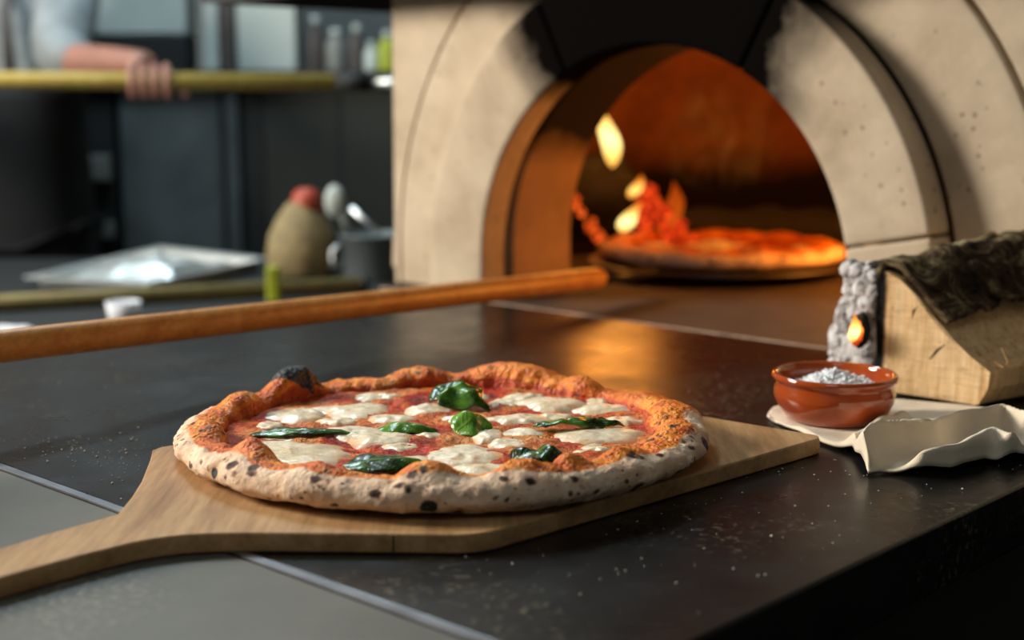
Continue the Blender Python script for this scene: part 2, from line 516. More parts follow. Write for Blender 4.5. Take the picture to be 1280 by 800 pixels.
M = {}
M['stone'] = m_stone(); M['vault'] = m_vault(); M['dome'] = m_dome(); M['slate'] = m_slate(); M['slab'] = m_grey_slab()
M['board'] = m_wood('peel_board_wood', sr(150, 108, 66), sr(188, 146, 98), sr(206, 168, 120), rot=math.radians(45), rough=0.55)
M['pole'] = m_wood('pole_wood', sr(200, 128, 58), sr(226, 158, 80), sr(240, 180, 104), rot=math.radians(36), rough=0.4, knots=False)
M['pole2'] = m_wood('green_grey_pole_wood', sr(120, 108, 64), sr(140, 126, 78), sr(152, 138, 88), rot=math.radians(62), rough=0.6, knots=False)
M['pole3'] = m_wood('yellow_pole_wood', sr(176, 150, 66), sr(192, 166, 82), sr(204, 180, 98), rot=math.radians(90), rough=0.5, knots=False)
M['crust'] = m_crust(); M['sauce'] = m_sauce(); M['mozz'] = m_mozz(); M['basil'] = m_basil()
M['terra'] = m_terracotta(); M['linen'] = m_linen(); M['bark'] = m_bark(); M['logend'] = m_logend(); M['ash'] = m_ash()
M['flame'] = m_flame()
M['ember'] = m_glow('ember', [(0.3, (1, 0.05, 0.006, 1)), (0.55, (1, 0.12, 0.012, 1)), (0.7, (1, 0.35, 0.06, 1))], 2.2, 60, lo=0.36, hi=0.7)
M['coal'] = m_glow('glowing_coal', [(0.3, (0.9, 0.015, 0.004, 1)), (0.6, (1, 0.06, 0.008, 1)), (0.75, (1, 0.30, 0.03, 1))], 1.3, 110, lo=0.38, hi=0.62)
M['charred'] = plain('charred_wood', (0.012, 0.009, 0.008), 0.9, bump=0.6, nsc=40)
M['steel'] = plain('brushed_steel', (0.42, 0.45, 0.46), 0.32, 1.0, nsc=8, var=0.12)
M['tray'] = plain('satin_steel', (0.62, 0.66, 0.66), 0.42, 0.85, nsc=14, var=0.12)
M['steel_dull'] = plain('dull_steel', (0.115, 0.135, 0.138), 0.5, 0.35, nsc=4, var=0.45)
M['black_metal'] = plain('black_metal', (0.012, 0.012, 0.012), 0.45, 0.3, nsc=20)
M['black'] = plain('black_paint', (0.006, 0.006, 0.006), 0.7)
M['peel_metal'] = plain('peel_metal', (0.16, 0.15, 0.14), 0.4, 1.0, nsc=25, var=0.3)
M['salt'] = NT('salt').set(col=(0.86, 0.86, 0.88, 1), rough=0.5, sss=0.3, ssss=0.002)
M['strip'] = plain('joint_metal', (0.30, 0.30, 0.32), 0.35, 0.9, nsc=30)
M['knot'] = plain('dark_knot_wood', sr(110, 72, 40), 0.7)
M['mortar'] = plain('pale_mortar', sr(170, 150, 130), 0.8, nsc=60, var=.4)
M['hearth'] = plain('hearth_stone', (0.044, 0.029, 0.021), 0.75, nsc=22, var=0.4, bump=0.3)
M['floor'] = plain('dark_floor_tile', (0.035, 0.033, 0.03), 0.5, nsc=6)
M['plaster'] = plain('grey_plaster', (0.14, 0.15, 0.15), 0.9, nsc=5, var=0.1)
M['greenish'] = plain('dark_green_grey_panel', (0.020, 0.024, 0.020), 0.5, nsc=4, var=0.15)
M['blackish'] = plain('near_black_panel', (0.007, 0.009, 0.010), 0.6)
M['white'] = plain('white_plastic', (0.44, 0.50, 0.48), 0.5, nsc=6, var=0.08)
M['white_cloth'] = plain('white_cotton', (0.62, 0.64, 0.68), 0.9, nsc=30, var=0.08, bump=0.2)
M['skin'] = plain('skin', sr(150, 106, 92), 0.5, nsc=40, var=0.12)
M['hair'] = plain('dark_hair', (0.02, 0.014, 0.01), 0.6, nsc=80, bump=0.5)
M['apron'] = plain('black_apron_cloth', (0.006, 0.008, 0.009), 0.9, bump=0.2)
M['jacket'] = plain('pale_jacket_cloth', (0.21, 0.235, 0.245), 0.9, nsc=20, var=0.2, bump=0.2)
M['grey_cloth'] = plain('grey_cloth', (0.07, 0.068, 0.068), 0.9, bump=0.2)
M['straw'] = plain('brown_flask_cover', sr(128, 112, 76), 0.75, nsc=60, var=0.3, bump=0.4)
M['red'] = plain('red_stopper', sr(158, 62, 38), 0.5, nsc=40, var=0.2)
M['yellowgreen'] = plain('yellow_green_plastic', sr(150, 160, 30), 0.5)
M['brown'] = plain('brown_board', (0.06, 0.05, 0.045), 0.7)
M['label'] = plain('pale_plastic', (0.16, 0.17, 0.16), 0.5)
M['panel_light'] = NT('light_diffuser').set(col=(0.8, 0.85, 0.85, 1), ecol=(0.72, 0.92, 1, 1), estr=3.0)
M['glass'] = NT('window_glass').set(col=(1, 1, 1, 1), trans=1.0, rough=0.0)
M['frame'] = plain('window_frame_paint', (0.3, 0.3, 0.29), 0.5)
M['flour'] = plain('flour', (0.5, 0.46, 0.38), 0.95)

# ------------------------------------------------------------------ room shell
X0, X1, Y0, Y1 = -2.6, 2.4, -1.8, 3.95


def struct(name, mb, mat, **k):
    o = mb.build(name, mat, **k); o['kind'] = 'structure'; return o


struct('floor', MB().box(X0 - .1, X1 + .1, Y0 - .1, Y1 + .1, FLOOR - .1, FLOOR), M['floor'])
struct('ceiling', MB().box(X0 - .1, X1 + .1, Y0 - .1, Y1 + .1, CEIL, CEIL + .1), M['plaster'])
struct('wall_back', MB().box(X0, X1, Y1, Y1 + .1, FLOOR, CEIL), M['plaster'])
struct('wall_front', MB().box(X0, X1, Y0 - .1, Y0, FLOOR, CEIL), M['plaster'])
struct('wall_right', MB().box(X1, X1 + .1, Y0 - .1, Y1 + .1, FLOOR, CEIL), M['plaster'])
wy0, wy1, wz0, wz1 = 0.97, 1.87, 0.72, 1.60
wl = MB().box(X0 - .1, X0, Y0 - .1, wy0, FLOOR, CEIL).box(X0 - .1, X0, wy1, Y1 + .1, FLOOR, CEIL)
wl.box(X0 - .1, X0, wy0, wy1, FLOOR, wz0).box(X0 - .1, X0, wy0, wy1, wz1, CEIL)
struct('wall_left', wl, M['plaster'])
wf = MB()
for a, b in ((wy0, wy0 + .04), ((wy0 + wy1) / 2 - .015, (wy0 + wy1) / 2 + .015), (wy1 - .04, wy1)):
    wf.box(X0 - .07, X0 - .03, a, b, wz0, wz1)
for a, b in ((wz0, wz0 + .04), ((wz0 + wz1) / 2 - .015, (wz0 + wz1) / 2 + .015), (wz1 - .04, wz1)):
    wf.box(X0 - .07, X0 - .03, wy0, wy1, a, b)
struct('window_1', wf, M['frame'])

# ------------------------------------------------------------------ counter
O = lambda u, w, z: ow(u, w, z)
UL, UR = -1.275, -0.343
slab = MB().box(UL, UR, 0.4235, 1.147, -.04, 0, O).build('worktop_slab', M['slate'], bevel=.0025)
tag(slab, 'dark slate worktop slab in front of the oven, under the pizza board', 'worktop')
slab2 = MB().box(UL, UR, -0.35, 0.4175, -.04, -0.0005, O).build('worktop_slab', M['slab'], bevel=.002)
tag(slab2, 'grey stone worktop slab at the near end, under the board handle', 'worktop')
js = MB().box(UL, UR, 0.4177, 0.4233, -.03, .0006, O).build('joint_strip', M['strip'], slab)
js['label'] = 'pale metal strip in the joint'
cb = thing('counter_base', 'black counter body below the stone worktop', 'counter', O(-.81, .4, FLOOR))
MB().box(UL + .03, UR - .02, -0.33, 1.06, FLOOR + .1, -.0405, O).build('carcass', M['black'], cb)
MB().box(UL + .06, UR - .06, -0.29, 1.02, FLOOR, FLOOR + .1, O).build('plinth', M['black'], cb)

# ------------------------------------------------------------------ oven
UC, ZC, RI, RO, R2 = -0.887, 0.050, 0.2325, 0.318, 0.411
WF = 1.150
oven = thing('pizza_oven', 'cream stone wood-fired pizza oven with arched sooty mouth and burning fire inside', 'oven', O(UC, WF, 0))


def soot_at(u, z):
    du, dz = u - UC, z - ZC
    ang = np.degrees(np.arctan2(dz, du)); r = np.hypot(du, dz)
    s = 1 - sstep(20, 48, np.abs(ang - 90))               # broad soot over the crown
    s2 = 1 - sstep(24, 52, np.abs(ang - 87))
    s = np.maximum(s, s2 * (1 - sstep(RI, RI + .06, r)))
    return s * sstep(0.02, 0.12, z)


def subdiv_color(o, fn, cuts=0):
    """write sooty tone and painted shade per vertex from oven-face coordinates"""
    me = o.data; off = np.array(wloc(o))
    co = np.array([v.co for v in me.vertices]) + off
    u = co[:, 0] * EX.x + co[:, 1] * EX.y; w = co[:, 0] * EA.x + co[:, 1] * EA.y
    c = np.ones((len(co), 4), np.float32); c[:, :3] = fn(u, w, co[:, 2])[:, None]
    ca = me.color_attributes.get('Col') or me.color_attributes.new('Col', 'FLOAT_COLOR', 'POINT')
    ca.data.foreach_set('color', c.ravel())


def arc_stone(name, a0, a1, r0, r1, w0, w1, foot0=False, foot1=False, zc=ZC, uc=UC, gap=.0009, mat='stone', bevel=.004, par=None, seg=2):
    """one voussoir: solid grid over angle x radius, with its legs down to the hearth where asked"""
    g0 = math.degrees(gap / ((r0 + r1) / 2))
    angs = list(np.linspace(math.radians(a0 + (0 if foot0 else g0)), math.radians(a1 - (0 if foot1 else g0)), max(4, int((a1 - a0) / 3))))
    rows = []
    if foot0: rows += [(1, z) for z in (0.0, zc * .5)]
    rows += [(0, a) for a in angs]
    if foot1: rows += [(-1, z) for z in (zc * .5, 0.0)]
    rr = np.linspace(r0, r1, 7)
    V = []; nr = len(rr)
    for k, a in rows:
        for r in rr:
            if k == 0: u, z = uc + r * math.cos(a), zc + r * math.sin(a)
            else: u, z = uc + k * r, a
            for w in (w0, w1): V.append(O(u, w, z))
    ix = lambda i, j, s: (i * nr + j) * 2 + s
    F = []
    for i in range(len(rows) - 1):
        for j in range(nr - 1):
            F.append((ix(i, j, 0), ix(i + 1, j, 0), ix(i + 1, j + 1, 0), ix(i, j + 1, 0)))
            F.append((ix(i, j, 1), ix(i, j + 1, 1), ix(i + 1, j + 1, 1), ix(i + 1, j, 1)))
        F.append((ix(i, 0, 0), ix(i, 0, 1), ix(i + 1, 0, 1), ix(i + 1, 0, 0)))
        F.append((ix(i, nr - 1, 0), ix(i + 1, nr - 1, 0), ix(i + 1, nr - 1, 1), ix(i, nr - 1, 1)))
    for j in range(nr - 1):
        F.append((ix(0, j, 0), ix(0, j + 1, 0), ix(0, j + 1, 1), ix(0, j, 1)))
        e = len(rows) - 1
        F.append((ix(e, j, 0), ix(e, j, 1), ix(e, j + 1, 1), ix(e, j + 1, 0)))
    o = mesh(name, V, F, M[mat], par or oven, bevel=bevel, seg=seg)
    return o


def uz(f):
    return lambda u, w, z: f(u, z)


for a0, a1, f0, f1 in ((0, 11, True, False), (11, 62, False, False), (62, 118, False, False), (118, 180, False, True)):
    o = arc_stone('arch_stone', a0, a1, RI, RO, WF, WF + .0395, f0, f1)
    subdiv_color(o, uz(soot_at))
for a0, a1, f0, f1 in ((0, 72, True, False), (72, 108, False, False), (108, 180, False, True)):
    o = arc_stone('outer_arch_stone', a0, a1, RO + .001, R2, WF + .040, WF + .09, f0, f1)
    subdiv_color(o, lambda u, w, z: 0.85 * soot_at(u, z))
# front wall round the outer arch, with its arched cut-out (thin dark joint between them)
u0, u1, ztop = -1.311, -0.10, 0.60
R3 = R2 + .0045
arcp = [(UC + R3, 0.0)] + [(UC + R3 * math.cos(a), ZC + R3 * math.sin(a)) for a in np.linspace(0, PI, 49)] + [(max(UC - R3, u0 + .001), 0.0)]
outp = []
for (u, z) in arcp:
    if z <= 0.0001: outp.append((u1 if u > UC else u0, 0.0)); continue
    du, dz = u - UC, z - ZC
    k = min([(u1 - UC) / du if du > 1e-6 else 9e9, (u0 - UC) / du if du < -1e-6 else 9e9, (ztop - ZC) / dz if dz > 1e-6 else 9e9])
    k = max(k, 1.0)
    outp.append((UC + du * k, ZC + dz * k))
V = []; F = []
for (a, b) in zip(arcp, outp):
    for q in (a, b):
        for w in (WF + .042, WF + .12): V.append(O(q[0], w, q[1]))
for i in range(len(arcp) - 1):
    p, q = i * 4, i * 4 + 4
    F += [(p, p + 2, q + 2, q), (p + 1, q + 1, q + 3, p + 3), (p, q, q + 1, p + 1), (p + 2, p + 3, q + 3, q + 2)]
ofw = mesh('front_wall', V, F, M['stone'], oven)
subdiv_color(ofw, lambda u, w, z: 0.6 * soot_at(u, z))
MB().prism([O(-0.97 + .56 * math.cos(a), 1.68 + .56 * math.sin(a), 0)[:2] for a in np.linspace(0, -2 * PI, 48, endpoint=False)][::-1], FLOOR, -.0205).build('oven_base', M['black'], oven)
MB().box(u0, u1, WF + .0, WF + .119, FLOOR, -.0205, O).build('front_base', M['black'], oven)

# tunnel vault behind the arch
RV, ZV = 0.225, 0.062


def tunnel(name, r0, r1, w0, w1):
    angs = [None] * 3 + list(np.linspace(0, PI, 61)) + [None] * 3
    prof = [(1, z) for z in (0, .02, .042)] + [(0, a) for a in np.linspace(0, PI, 61)] + [(-1, z) for z in (.042, .02, 0)]
    ws = np.linspace(w0, w1, 12); V = []; F = []
    for w in ws:
        for k, a in prof:
            for r in (r0, r1):
                if k == 0: V.append(O(UC + r * math.cos(a), w, ZV + r * math.sin(a)))
                else: V.append(O(UC + k * r, w, a))
    n = len(prof)
    ix = lambda i, j, s: (i * n + j) * 2 + s
    for i in range(len(ws) - 1):
        for j in range(n - 1):
            F.append((ix(i, j, 0), ix(i + 1, j, 0), ix(i + 1, j + 1, 0), ix(i, j + 1, 0)))
            F.append((ix(i, j, 1), ix(i, j + 1, 1), ix(i + 1, j + 1, 1), ix(i + 1, j, 1)))
    for j in range(n - 1):
        for i, fl in ((0, 0), (len(ws) - 1, 1)):
            F.append((ix(i, j, 0), ix(i, j, 1), ix(i, j + 1, 1), ix(i, j + 1, 0)))
    return mesh(name, V, F, M['vault'], oven, smooth=False)


def vault_soot(u, w, z):
    ang = np.degrees(np.arctan2(z - ZV, u - UC))
    return 1 - sstep(46, 80, np.abs(ang - 86))


tv = tunnel('vault', RV, 0.30, WF + .046, WF + .145)
subdiv_color(tv, vault_soot)
# dome: half ellipsoid, flattened where it meets the tunnel
DC = (-0.97, 1.66); DR, DH = 0.54, 0.42


def half_dome(name, grow, wcut, mat, rhole):
    na, nz = 128, 40; V = []; F = []
    for i in range(nz + 1):
        t = i / nz * PI / 2
        for k in range(na):
            a = 2 * PI * k / na
            u = DC[0] + (DR + grow) * math.cos(t) * math.cos(a); w = DC[1] + (DR + grow) * math.cos(t) * math.sin(a)
            V.append((u, max(w, wcut), (DH + grow) * math.sin(t)))
    Vn = np.array(V)
    for i in range(nz):
        for k in range(na):
            f = (i * na + k, (i + 1) * na + k, (i + 1) * na + (k + 1) % na, i * na + (k + 1) % na)
            p = Vn[list(f)]
            if (p[:, 1] <= wcut + 1e-5).all() and (np.hypot(p[:, 0] - UC, p[:, 2] - ZV).mean() < rhole or (abs(p[:, 0].mean() - UC) < rhole and p[:, 2].mean() < ZV)):
                continue
            F.append(f)
    return mesh(name, [O(*v) for v in V], F, mat, oven, smooth=True)


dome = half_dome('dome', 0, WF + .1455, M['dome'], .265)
subdiv_color(dome, lambda u, w, z: np.maximum(0.95 * (1 - sstep(.03, .19, z)), 0.9 * sstep(-1.30, -.98, u)))  # shade low down and at the right is painted into the dome colour
ob = half_dome('oven_body', .05, WF + .1455, M['stone'], .298)
subdiv_color(ob, lambda u, w, z: 0 * u)
hs = MB().box(-1.30, -0.38, WF - .0005, WF + 1.05, -.02, -.0003, O).build('hearth_stone', M['hearth'], oven, bevel=.002)
mj = MB().box(-1.29, -0.37, WF - .0028, WF - .0007, -.01, .0006, O).build('mortar_joint', M['mortar'], oven); mj['label'] = 'pale mortar line along the front of the hearth'
fd = MB().prism([O(-0.97 + .56 * math.cos(a), 1.66 + .56 * math.sin(a), 0)[:2] for a in np.linspace(0, 2 * PI, 64, endpoint=False)], -.02, -.0008).build('hearth_floor', M['hearth'], oven)
hs['label'] = 'brown hearth stone floor with pale worn front edge'

hood = thing('extractor_hood', 'black extractor hood above the oven mouth, along the top of the photo', 'hood', O(-.7, 1.5, .352))
MB().box(-1.62, -0.05, 1.13, 1.1475, .352, .72, O).box(-1.62, -1.605, 1.1475, 2.2, .352, .72, O).build('skirt', M['black_metal'], hood)
MB().box(-1.62, -0.05, 1.13, 2.2, .72, .74, O).build('canopy', M['black_metal'], hood)
MB().box(-1.0, -0.6, 1.4, 1.8, .74, CEIL, O).build('flue', M['black_metal'], hood)

# ------------------------------------------------------------------ peel board
blade = [(-.2125, .740), (-.2135, .772), (-.2165, .805), (-.2245, .858), (-.2284, .878), (-.2250, .886), (-.2160, .8920),
         (-.013, 1.082), (-.003, 1.083), (.1980, .9215), (.2030, .9165), (.2020, .9085), (-.0090, .7095), (-.0185, .7045), (-.0280, .7030),
         (-.1150, .7058), (-.1402, .7062), (-.1560, .7050), (-.1685, .7025), (-.1800, .6975)]
handle = [(-.1800, .6975), (-.1904, .6906), (-.2123, .6690), (-.239, .638), (-.375, .480), (-.386, .474), (-.397, .477), (-.404, .486), (-.402, .498), (-.255, .681), (-.2395, .704), (-.2200, .729), (-.2125, .740)]
outline = blade[:-1] + handle[:-1]
brd = tag(MB().prism(outline[::-1], .0, .011).build('wooden_peel', M['board'], bevel=.0016), 'pale wooden pizza peel board with chamfered blade under the basil pizza', 'peel')
MB().prism([(-.0614, .7038), (-.0606, .7038), (-.0608, .7060), (-.0612, .7060)], .0012, .0098).build('crack', M['charred'], brd)

# ------------------------------------------------------------------ pizzas
PC = np.array([-.045, .888])
TS = 1.024                                  # toppings


def make_crust(name, parent, c, R, z0, bumps, chars, seed=1, nphi=640, nt=64, high=.0225, wide=.045, tall=0.0):
    ph = np.linspace(0, 2 * PI, nphi, endpoint=False); ps = np.linspace(0, 2 * PI, nt, endpoint=False)
    PH, PS = np.meshgrid(ph, ps, indexing='ij')
    PHf, PSf = PH.ravel(), PS.ravel()
    ring = np.c_[np.cos(PHf), np.sin(PHf), np.zeros_like(PHf)]
    rn = fbm(ring, 2.2, seed); wn = fbm(ring, 5.0, seed + 5); hn = fbm(ring, 4.0, seed + 9)
    Rout = R * (1 + .022 * rn)
    a = wide / 2 * (1 + .20 * wn); b = high / 2 * (1 + .16 * hn) * (1 - tall * np.sin(PHf))
    rc = Rout - a
    e = .85
    cs = np.sign(np.cos(PSf)) * np.abs(np.cos(PSf)) ** e; sn_ = np.sign(np.sin(PSf)) * np.abs(np.sin(PSf)) ** e
    r = rc + a * cs
    z = z0 + b + b * sn_
    r = r - np.where(sn_ < 0, .010 * sn_ ** 2, 0)                       # undercut towards the board
    x = c[0] + r * np.cos(PHf); y = c[1] + r * np.sin(PHf)
    P = np.c_[x, y, z]
    up = np.clip(np.sin(PSf), 0, 1) ** .6
    inward = np.clip(-np.cos(PSf), 0, 1)
    for (bx, by, s, h) in bumps:
        d2 = ((x - bx) ** 2 + (y - by) ** 2) / s ** 2
        g = np.exp(-d2 ** 1.3)
        P[:, 2] += h * g * up
        # the bubble swells sideways too
        rad = np.c_[x - bx, y - by]; P[:, :2] += rad * (g * .22 * up)[:, None]
    nrm = np.c_[np.cos(PHf) * np.cos(PSf), np.sin(PHf) * np.cos(PSf), np.sin(PSf)]
    d = .0026 * fbm(P, 50, seed + 20, 3) + .0013 * fbm(P, 190, seed + 30, 3)
    P += nrm * d[:, None]
    P[:, 2] = np.maximum(P[:, 2], z0 + .0003)
    # colouring
    side = np.degrees(PSf); side = np.where(side > 180, side - 360, side)     # 0 outward, 90 up, 180 inward
    lip = 64 - 14 * np.sin(PHf) * (tall > 0) + 22 * fbm(ring, 7, seed + 40)
    toast = sstep(-18, 22, np.abs(side) * np.sign(side + 1e-6) - lip); toast = np.where(side < 0, np.where(side < -120, 1, 0), toast)
    stain = sstep(112, 170, side + 18 * fbm(P, 70, seed + 44)); stain = np.where(side < -100, 1, stain)
    char = np.zeros_like(x)
    for (bx, by, bz, s) in chars:
        d2 = ((P[:, 0] - bx) ** 2 + (P[:, 1] - by) ** 2 + (0 if bz == 1 else (P[:, 2] - bz) ** 2)) / s ** 2 + (4 * (1 - sstep(.012, .022, P[:, 2] - z0 + 1.2 * (by - P[:, 1]) * -1)) if bz == 1 else 0)
        char = np.maximum(char, np.exp(-d2 ** 1.5) * 1.15)
    for (bx, by, s, h) in bumps:
        if h > .004:
            g = np.exp(-((x - bx) ** 2 + (y - by) ** 2) / (s * 1.1) ** 2)
            stain *= (1 - .8 * g * (inward < .9)); toast = np.maximum(toast, .9 * g * (side > 30))
    F = []
    idx = np.arange(nphi * nt).reshape(nphi, nt)
    A = idx; B = np.roll(idx, -1, 0); Cc = np.roll(B, -1, 1); D = np.roll(idx, -1, 1)
    F = np.stack([A.ravel(), B.ravel(), Cc.ravel(), D.ravel()], 1)
    return mesh(name, P, F, M['crust'], parent, smooth=True, col=np.c_[toast, stain, char])


def make_sauce(name, parent, c, R, zs, seed=3, n=150):
    V = []; F = []
    rr = np.linspace(0, R, 70); na = 300
    P = []
    for r in rr:
        a = np.linspace(0, 2 * PI, na, endpoint=False)
        P.append(np.c_[c[0] + r * np.cos(a), c[1] + r * np.sin(a), np.full(na, zs)])
    P = np.concatenate(P)
    h = .0026 * fbm(P, 42, seed, 4) + .0016 * fbm(P, 120, seed + 3, 3)
    r = np.hypot(P[:, 0] - c[0], P[:, 1] - c[1])
    P[:, 2] += h - .004 * sstep(R * .9, R, r)
    for i in range(len(rr) - 1):
        for k in range(na):
            F.append((i * na + k, (i + 1) * na + k, (i + 1) * na + (k + 1) % na, i * na + (k + 1) % na))
    return mesh(name, P, F, M['sauce'], parent, smooth=True)


def make_blob(name, parent, cx, cy, rx, ry, z, h, seed, rot=0.0, nr=14, na=48, mat='mozz'):
    a = np.linspace(0, 2 * PI, na, endpoint=False)
    ring = np.c_[np.cos(a), np.sin(a), np.full(na, seed * 1.7)]
    out = 1 + .42 * fbm(ring, 1.7, seed, 4)
    P = []; E = []
    for i in range(nr + 1):
        t = i / nr
        x = rx * t * out * np.cos(a); y = ry * t * out * np.sin(a)
        X = cx + x * math.cos(rot) - y * math.sin(rot); Y = cy + x * math.sin(rot) + y * math.cos(rot)
        P.append(np.c_[X, Y, z + h * (1 - t ** 2.2) - .0026 * t ** 4 + 0 * X]); E.append(np.full(na, t ** 2))
    P = np.concatenate(P); E = np.concatenate(E)
    P[:, 2] += (.0011 * fbm(P, 90, seed + 2, 3) + .0008 * vnoise(P, 220, seed + 3)) * (1 - .5 * E)
    F = []
    for i in range(nr):
        for k in range(na):
            F.append((i * na + k, (i + 1) * na + k, (i + 1) * na + (k + 1) % na, i * na + (k + 1) % na))
    return mesh(name, P, F, M[mat], parent, smooth=True, col=np.c_[E, E, E])


def make_leaf(name, parent, p0, p1, width, z, arch, cup, ruffle, seed, tone=.3, roll=0.0, nl=30, nw=16):
    p0 = np.array(p0, float); p1 = np.array(p1, float); L = np.linalg.norm(p1 - p0)
    d = (p1 - p0) / L; nrm = np.array([-d[1], d[0]])
    V = []; Cc = []
    for i in range(nl + 1):
        t = i / nl
        w = width * (math.sin(PI * min(1, t ** .75)) ** .75 * (1 - .25 * t)) + .0008
        for j in range(nw + 1):
            s = j / nw * 2 - 1
            mid = math.exp(-(s / .07) ** 2); vein = max(mid, .6 * math.exp(-(((t * 9 - abs(s) * 2.2) % 1.0 - .5) / .12) ** 2))
            zz = z + arch * math.sin(PI * t) + cup * (1 - s * s) * math.sin(PI * t) ** .5 + roll * s * math.sin(PI * t)
            q = p0 + d * (L * t) + nrm * (w * s)
            V.append((q[0], q[1], zz)); Cc.append((tone, vein, 0))
    P = np.array(V); Cc = np.array(Cc)
    P[:, 2] += ruffle * fbm(P * np.array([1, 1, 0]) + seed, 80, seed, 2) + .0006 * vnoise(P, 260, seed)
    P[:, :2] += (ruffle * .5 * np.c_[vnoise(P, 110, seed + 5), vnoise(P, 110, seed + 6)])
    Cc[:, 0] += .55 * vnoise(P, 55, seed + 8)
    F = []
    for i in range(nl):
        for j in range(nw):
            k = i * (nw + 1) + j; F.append((k, k + nw + 1, k + nw + 2, k + 1))
    o = mesh(name, P, F, M['basil'], parent, smooth=True, col=Cc)
    m = o.modifiers.new('thick', 'SOLIDIFY'); m.thickness = .0007
    return o


pz = thing('pizza', 'round margherita pizza with basil leaves and melted mozzarella on the wooden board', 'pizza', (PC[0], PC[1], .0112))
bumps = [(-.1513, .9836, .0185, .0200), (-.1760, .9350, .016, .0105), (-.0680, 1.0312, .020, .0085), (.0000, 1.0269, .034, .0110), (.0488, .9999, .014, .0090),
         (.0871, .9477, .020, .0060), (.1010, .9050, .024, .0085), (-.1441, .7905, .0125, .0105), (-.1800, .8600, .016, .0075), (-.1013, .7598, .017, .0050),
         (-.0434, .7480, .0145, .0080), (.0044, .7570, .0135, .0080), (.0304, .7712, .0100, .0095), (.0573, .7924, .0155, .0060), (.0970, .8500, .018, .0055)]
chars = [(-.1610, .9800, 1, .0230), (-.1490, .9880, 1, .0180), (.0520, 1.0120, 1, .0070), (.0600, 1.0080, 1, .0055), (-.0440, .7230, .0200, .0050), (.1160, .8400, .0240, .0050),
         (.0930, .7800, .0150, .0090), (.0720, .7650, .0145, .0070), (-.1560, .7680, .0230, .0045), (-.1660, .7760, .0230, .0036), (-.0990, .7420, .0260, .0034)]
make_crust('crust', pz, PC, .1675, .0112, bumps, chars, high=.0175, wide=.031, tall=.20)
make_sauce('sauce', pz, PC, .150, .0212)
ZS = .0217
moz = [(-0.1406, 0.9079, 0.0155, 0.0150), (-0.1035, 0.9221, 0.016, 0.0200), (-0.0918, 0.9640, 0.0131, 0.0105), (-0.0544, 0.927, 0.0126, 0.0140), (-0.0991, 0.8592, 0.0174, 0.0140), (-0.0805, 0.8447, 0.016, 0.0150),
       (-0.1293, 0.804, 0.029, 0.0260), (-0.155, 0.8807, 0.0058, 0.0090), (-0.1400, 0.8468, 0.0131, 0.0090), (-0.0544, 0.8571, 0.0097, 0.0090), (-0.044, 0.8003, 0.0048, 0.0116), (0.0256, 0.9400, 0.0174, 0.0190),
       (-0.0044, 0.9460, 0.0087, 0.0120), (0.0084, 0.9640, 0.0121, 0.0085), (0.0581, 0.9500, 0.0063, 0.0110), (0.0612, 0.9246, 0.0169, 0.0120), (0.0041, 0.8964, 0.016, 0.0105), (0.0532, 0.8529, 0.0208, 0.0155),
       (0.0084, 0.8613, 0.0102, 0.0088), (-0.0153, 0.8529, 0.0068, 0.0140), (-0.0014, 0.8327, 0.0082, 0.0100), (-0.0301, 0.8003, 0.0174, 0.0190), (-0.0157, 0.772, 0.0155, 0.0110), (0.0407, 0.8003, 0.0063, 0.0150), (0.0497, 0.8191, 0.0063, 0.0105),
       (-.120, .925, .012, .009), (-.030, .895, .012, .010), (-.060, .790, .014, .010), (.020, .800, .010, .010), (-.030, .965, .012, .009), (-0.112, .890, .010, .008), (-0.078, .898, .012, .010), (0.028, .905, .008, .007), (-0.066, .822, .010, .009), (0.072, .893, .010, .008)]
for i, (x, y, rx, ry) in enumerate(moz):
    big = min(rx, ry)
    make_blob('mozzarella', pz, x * TS, y * TS, rx * 1.5 + .0012, ry * 1.45 + .0008, ZS, .0008 + (.085 if big > .009 else .05) * big * (1.7 if i in (11, 17, 15) else 1.0), i + 11, rot=random.uniform(-.25, .25))
leaves = [((-.0560, .9440), (-.0140, .9250), .0170, .0300, .0060, .0050, .0070, .15, .007),
          ((-.0340, .8560), (-.0125, .8720), .0120, .0290, .0020, .0030, .0045, .45, .006),
          ((.0130, .8640), (.0720, .8690), .0115, .0280, .0030, .0040, .0045, .35, .0),
          ((-.0025, .7690), (.0320, .7720), .0165, .0290, .0040, .0080, .0055, .05, .001),
          ((-.1605, .8480), (-.0965, .8530), .0085, .0285, .0015, .0015, .0012, .30, .0),
          ((-.0850, .8600), (-.0450, .8610), .0095, .0280, .0010, .0030, .0030, .60, .001),
          ((-.0940, .7690), (-.0470, .7800), .0150, .0285, .0015, .0035, .0020, .30, .0015)]
for i, (p0, p1, w, z, ar, cu, ru, tone, roll) in enumerate(leaves):
    make_leaf('basil_leaf', pz, (p0[0] * TS, p0[1] * TS), (p1[0] * TS, p1[1] * TS), w, z - .0050, ar, cu, ru, 31 + i * 3, tone, roll)

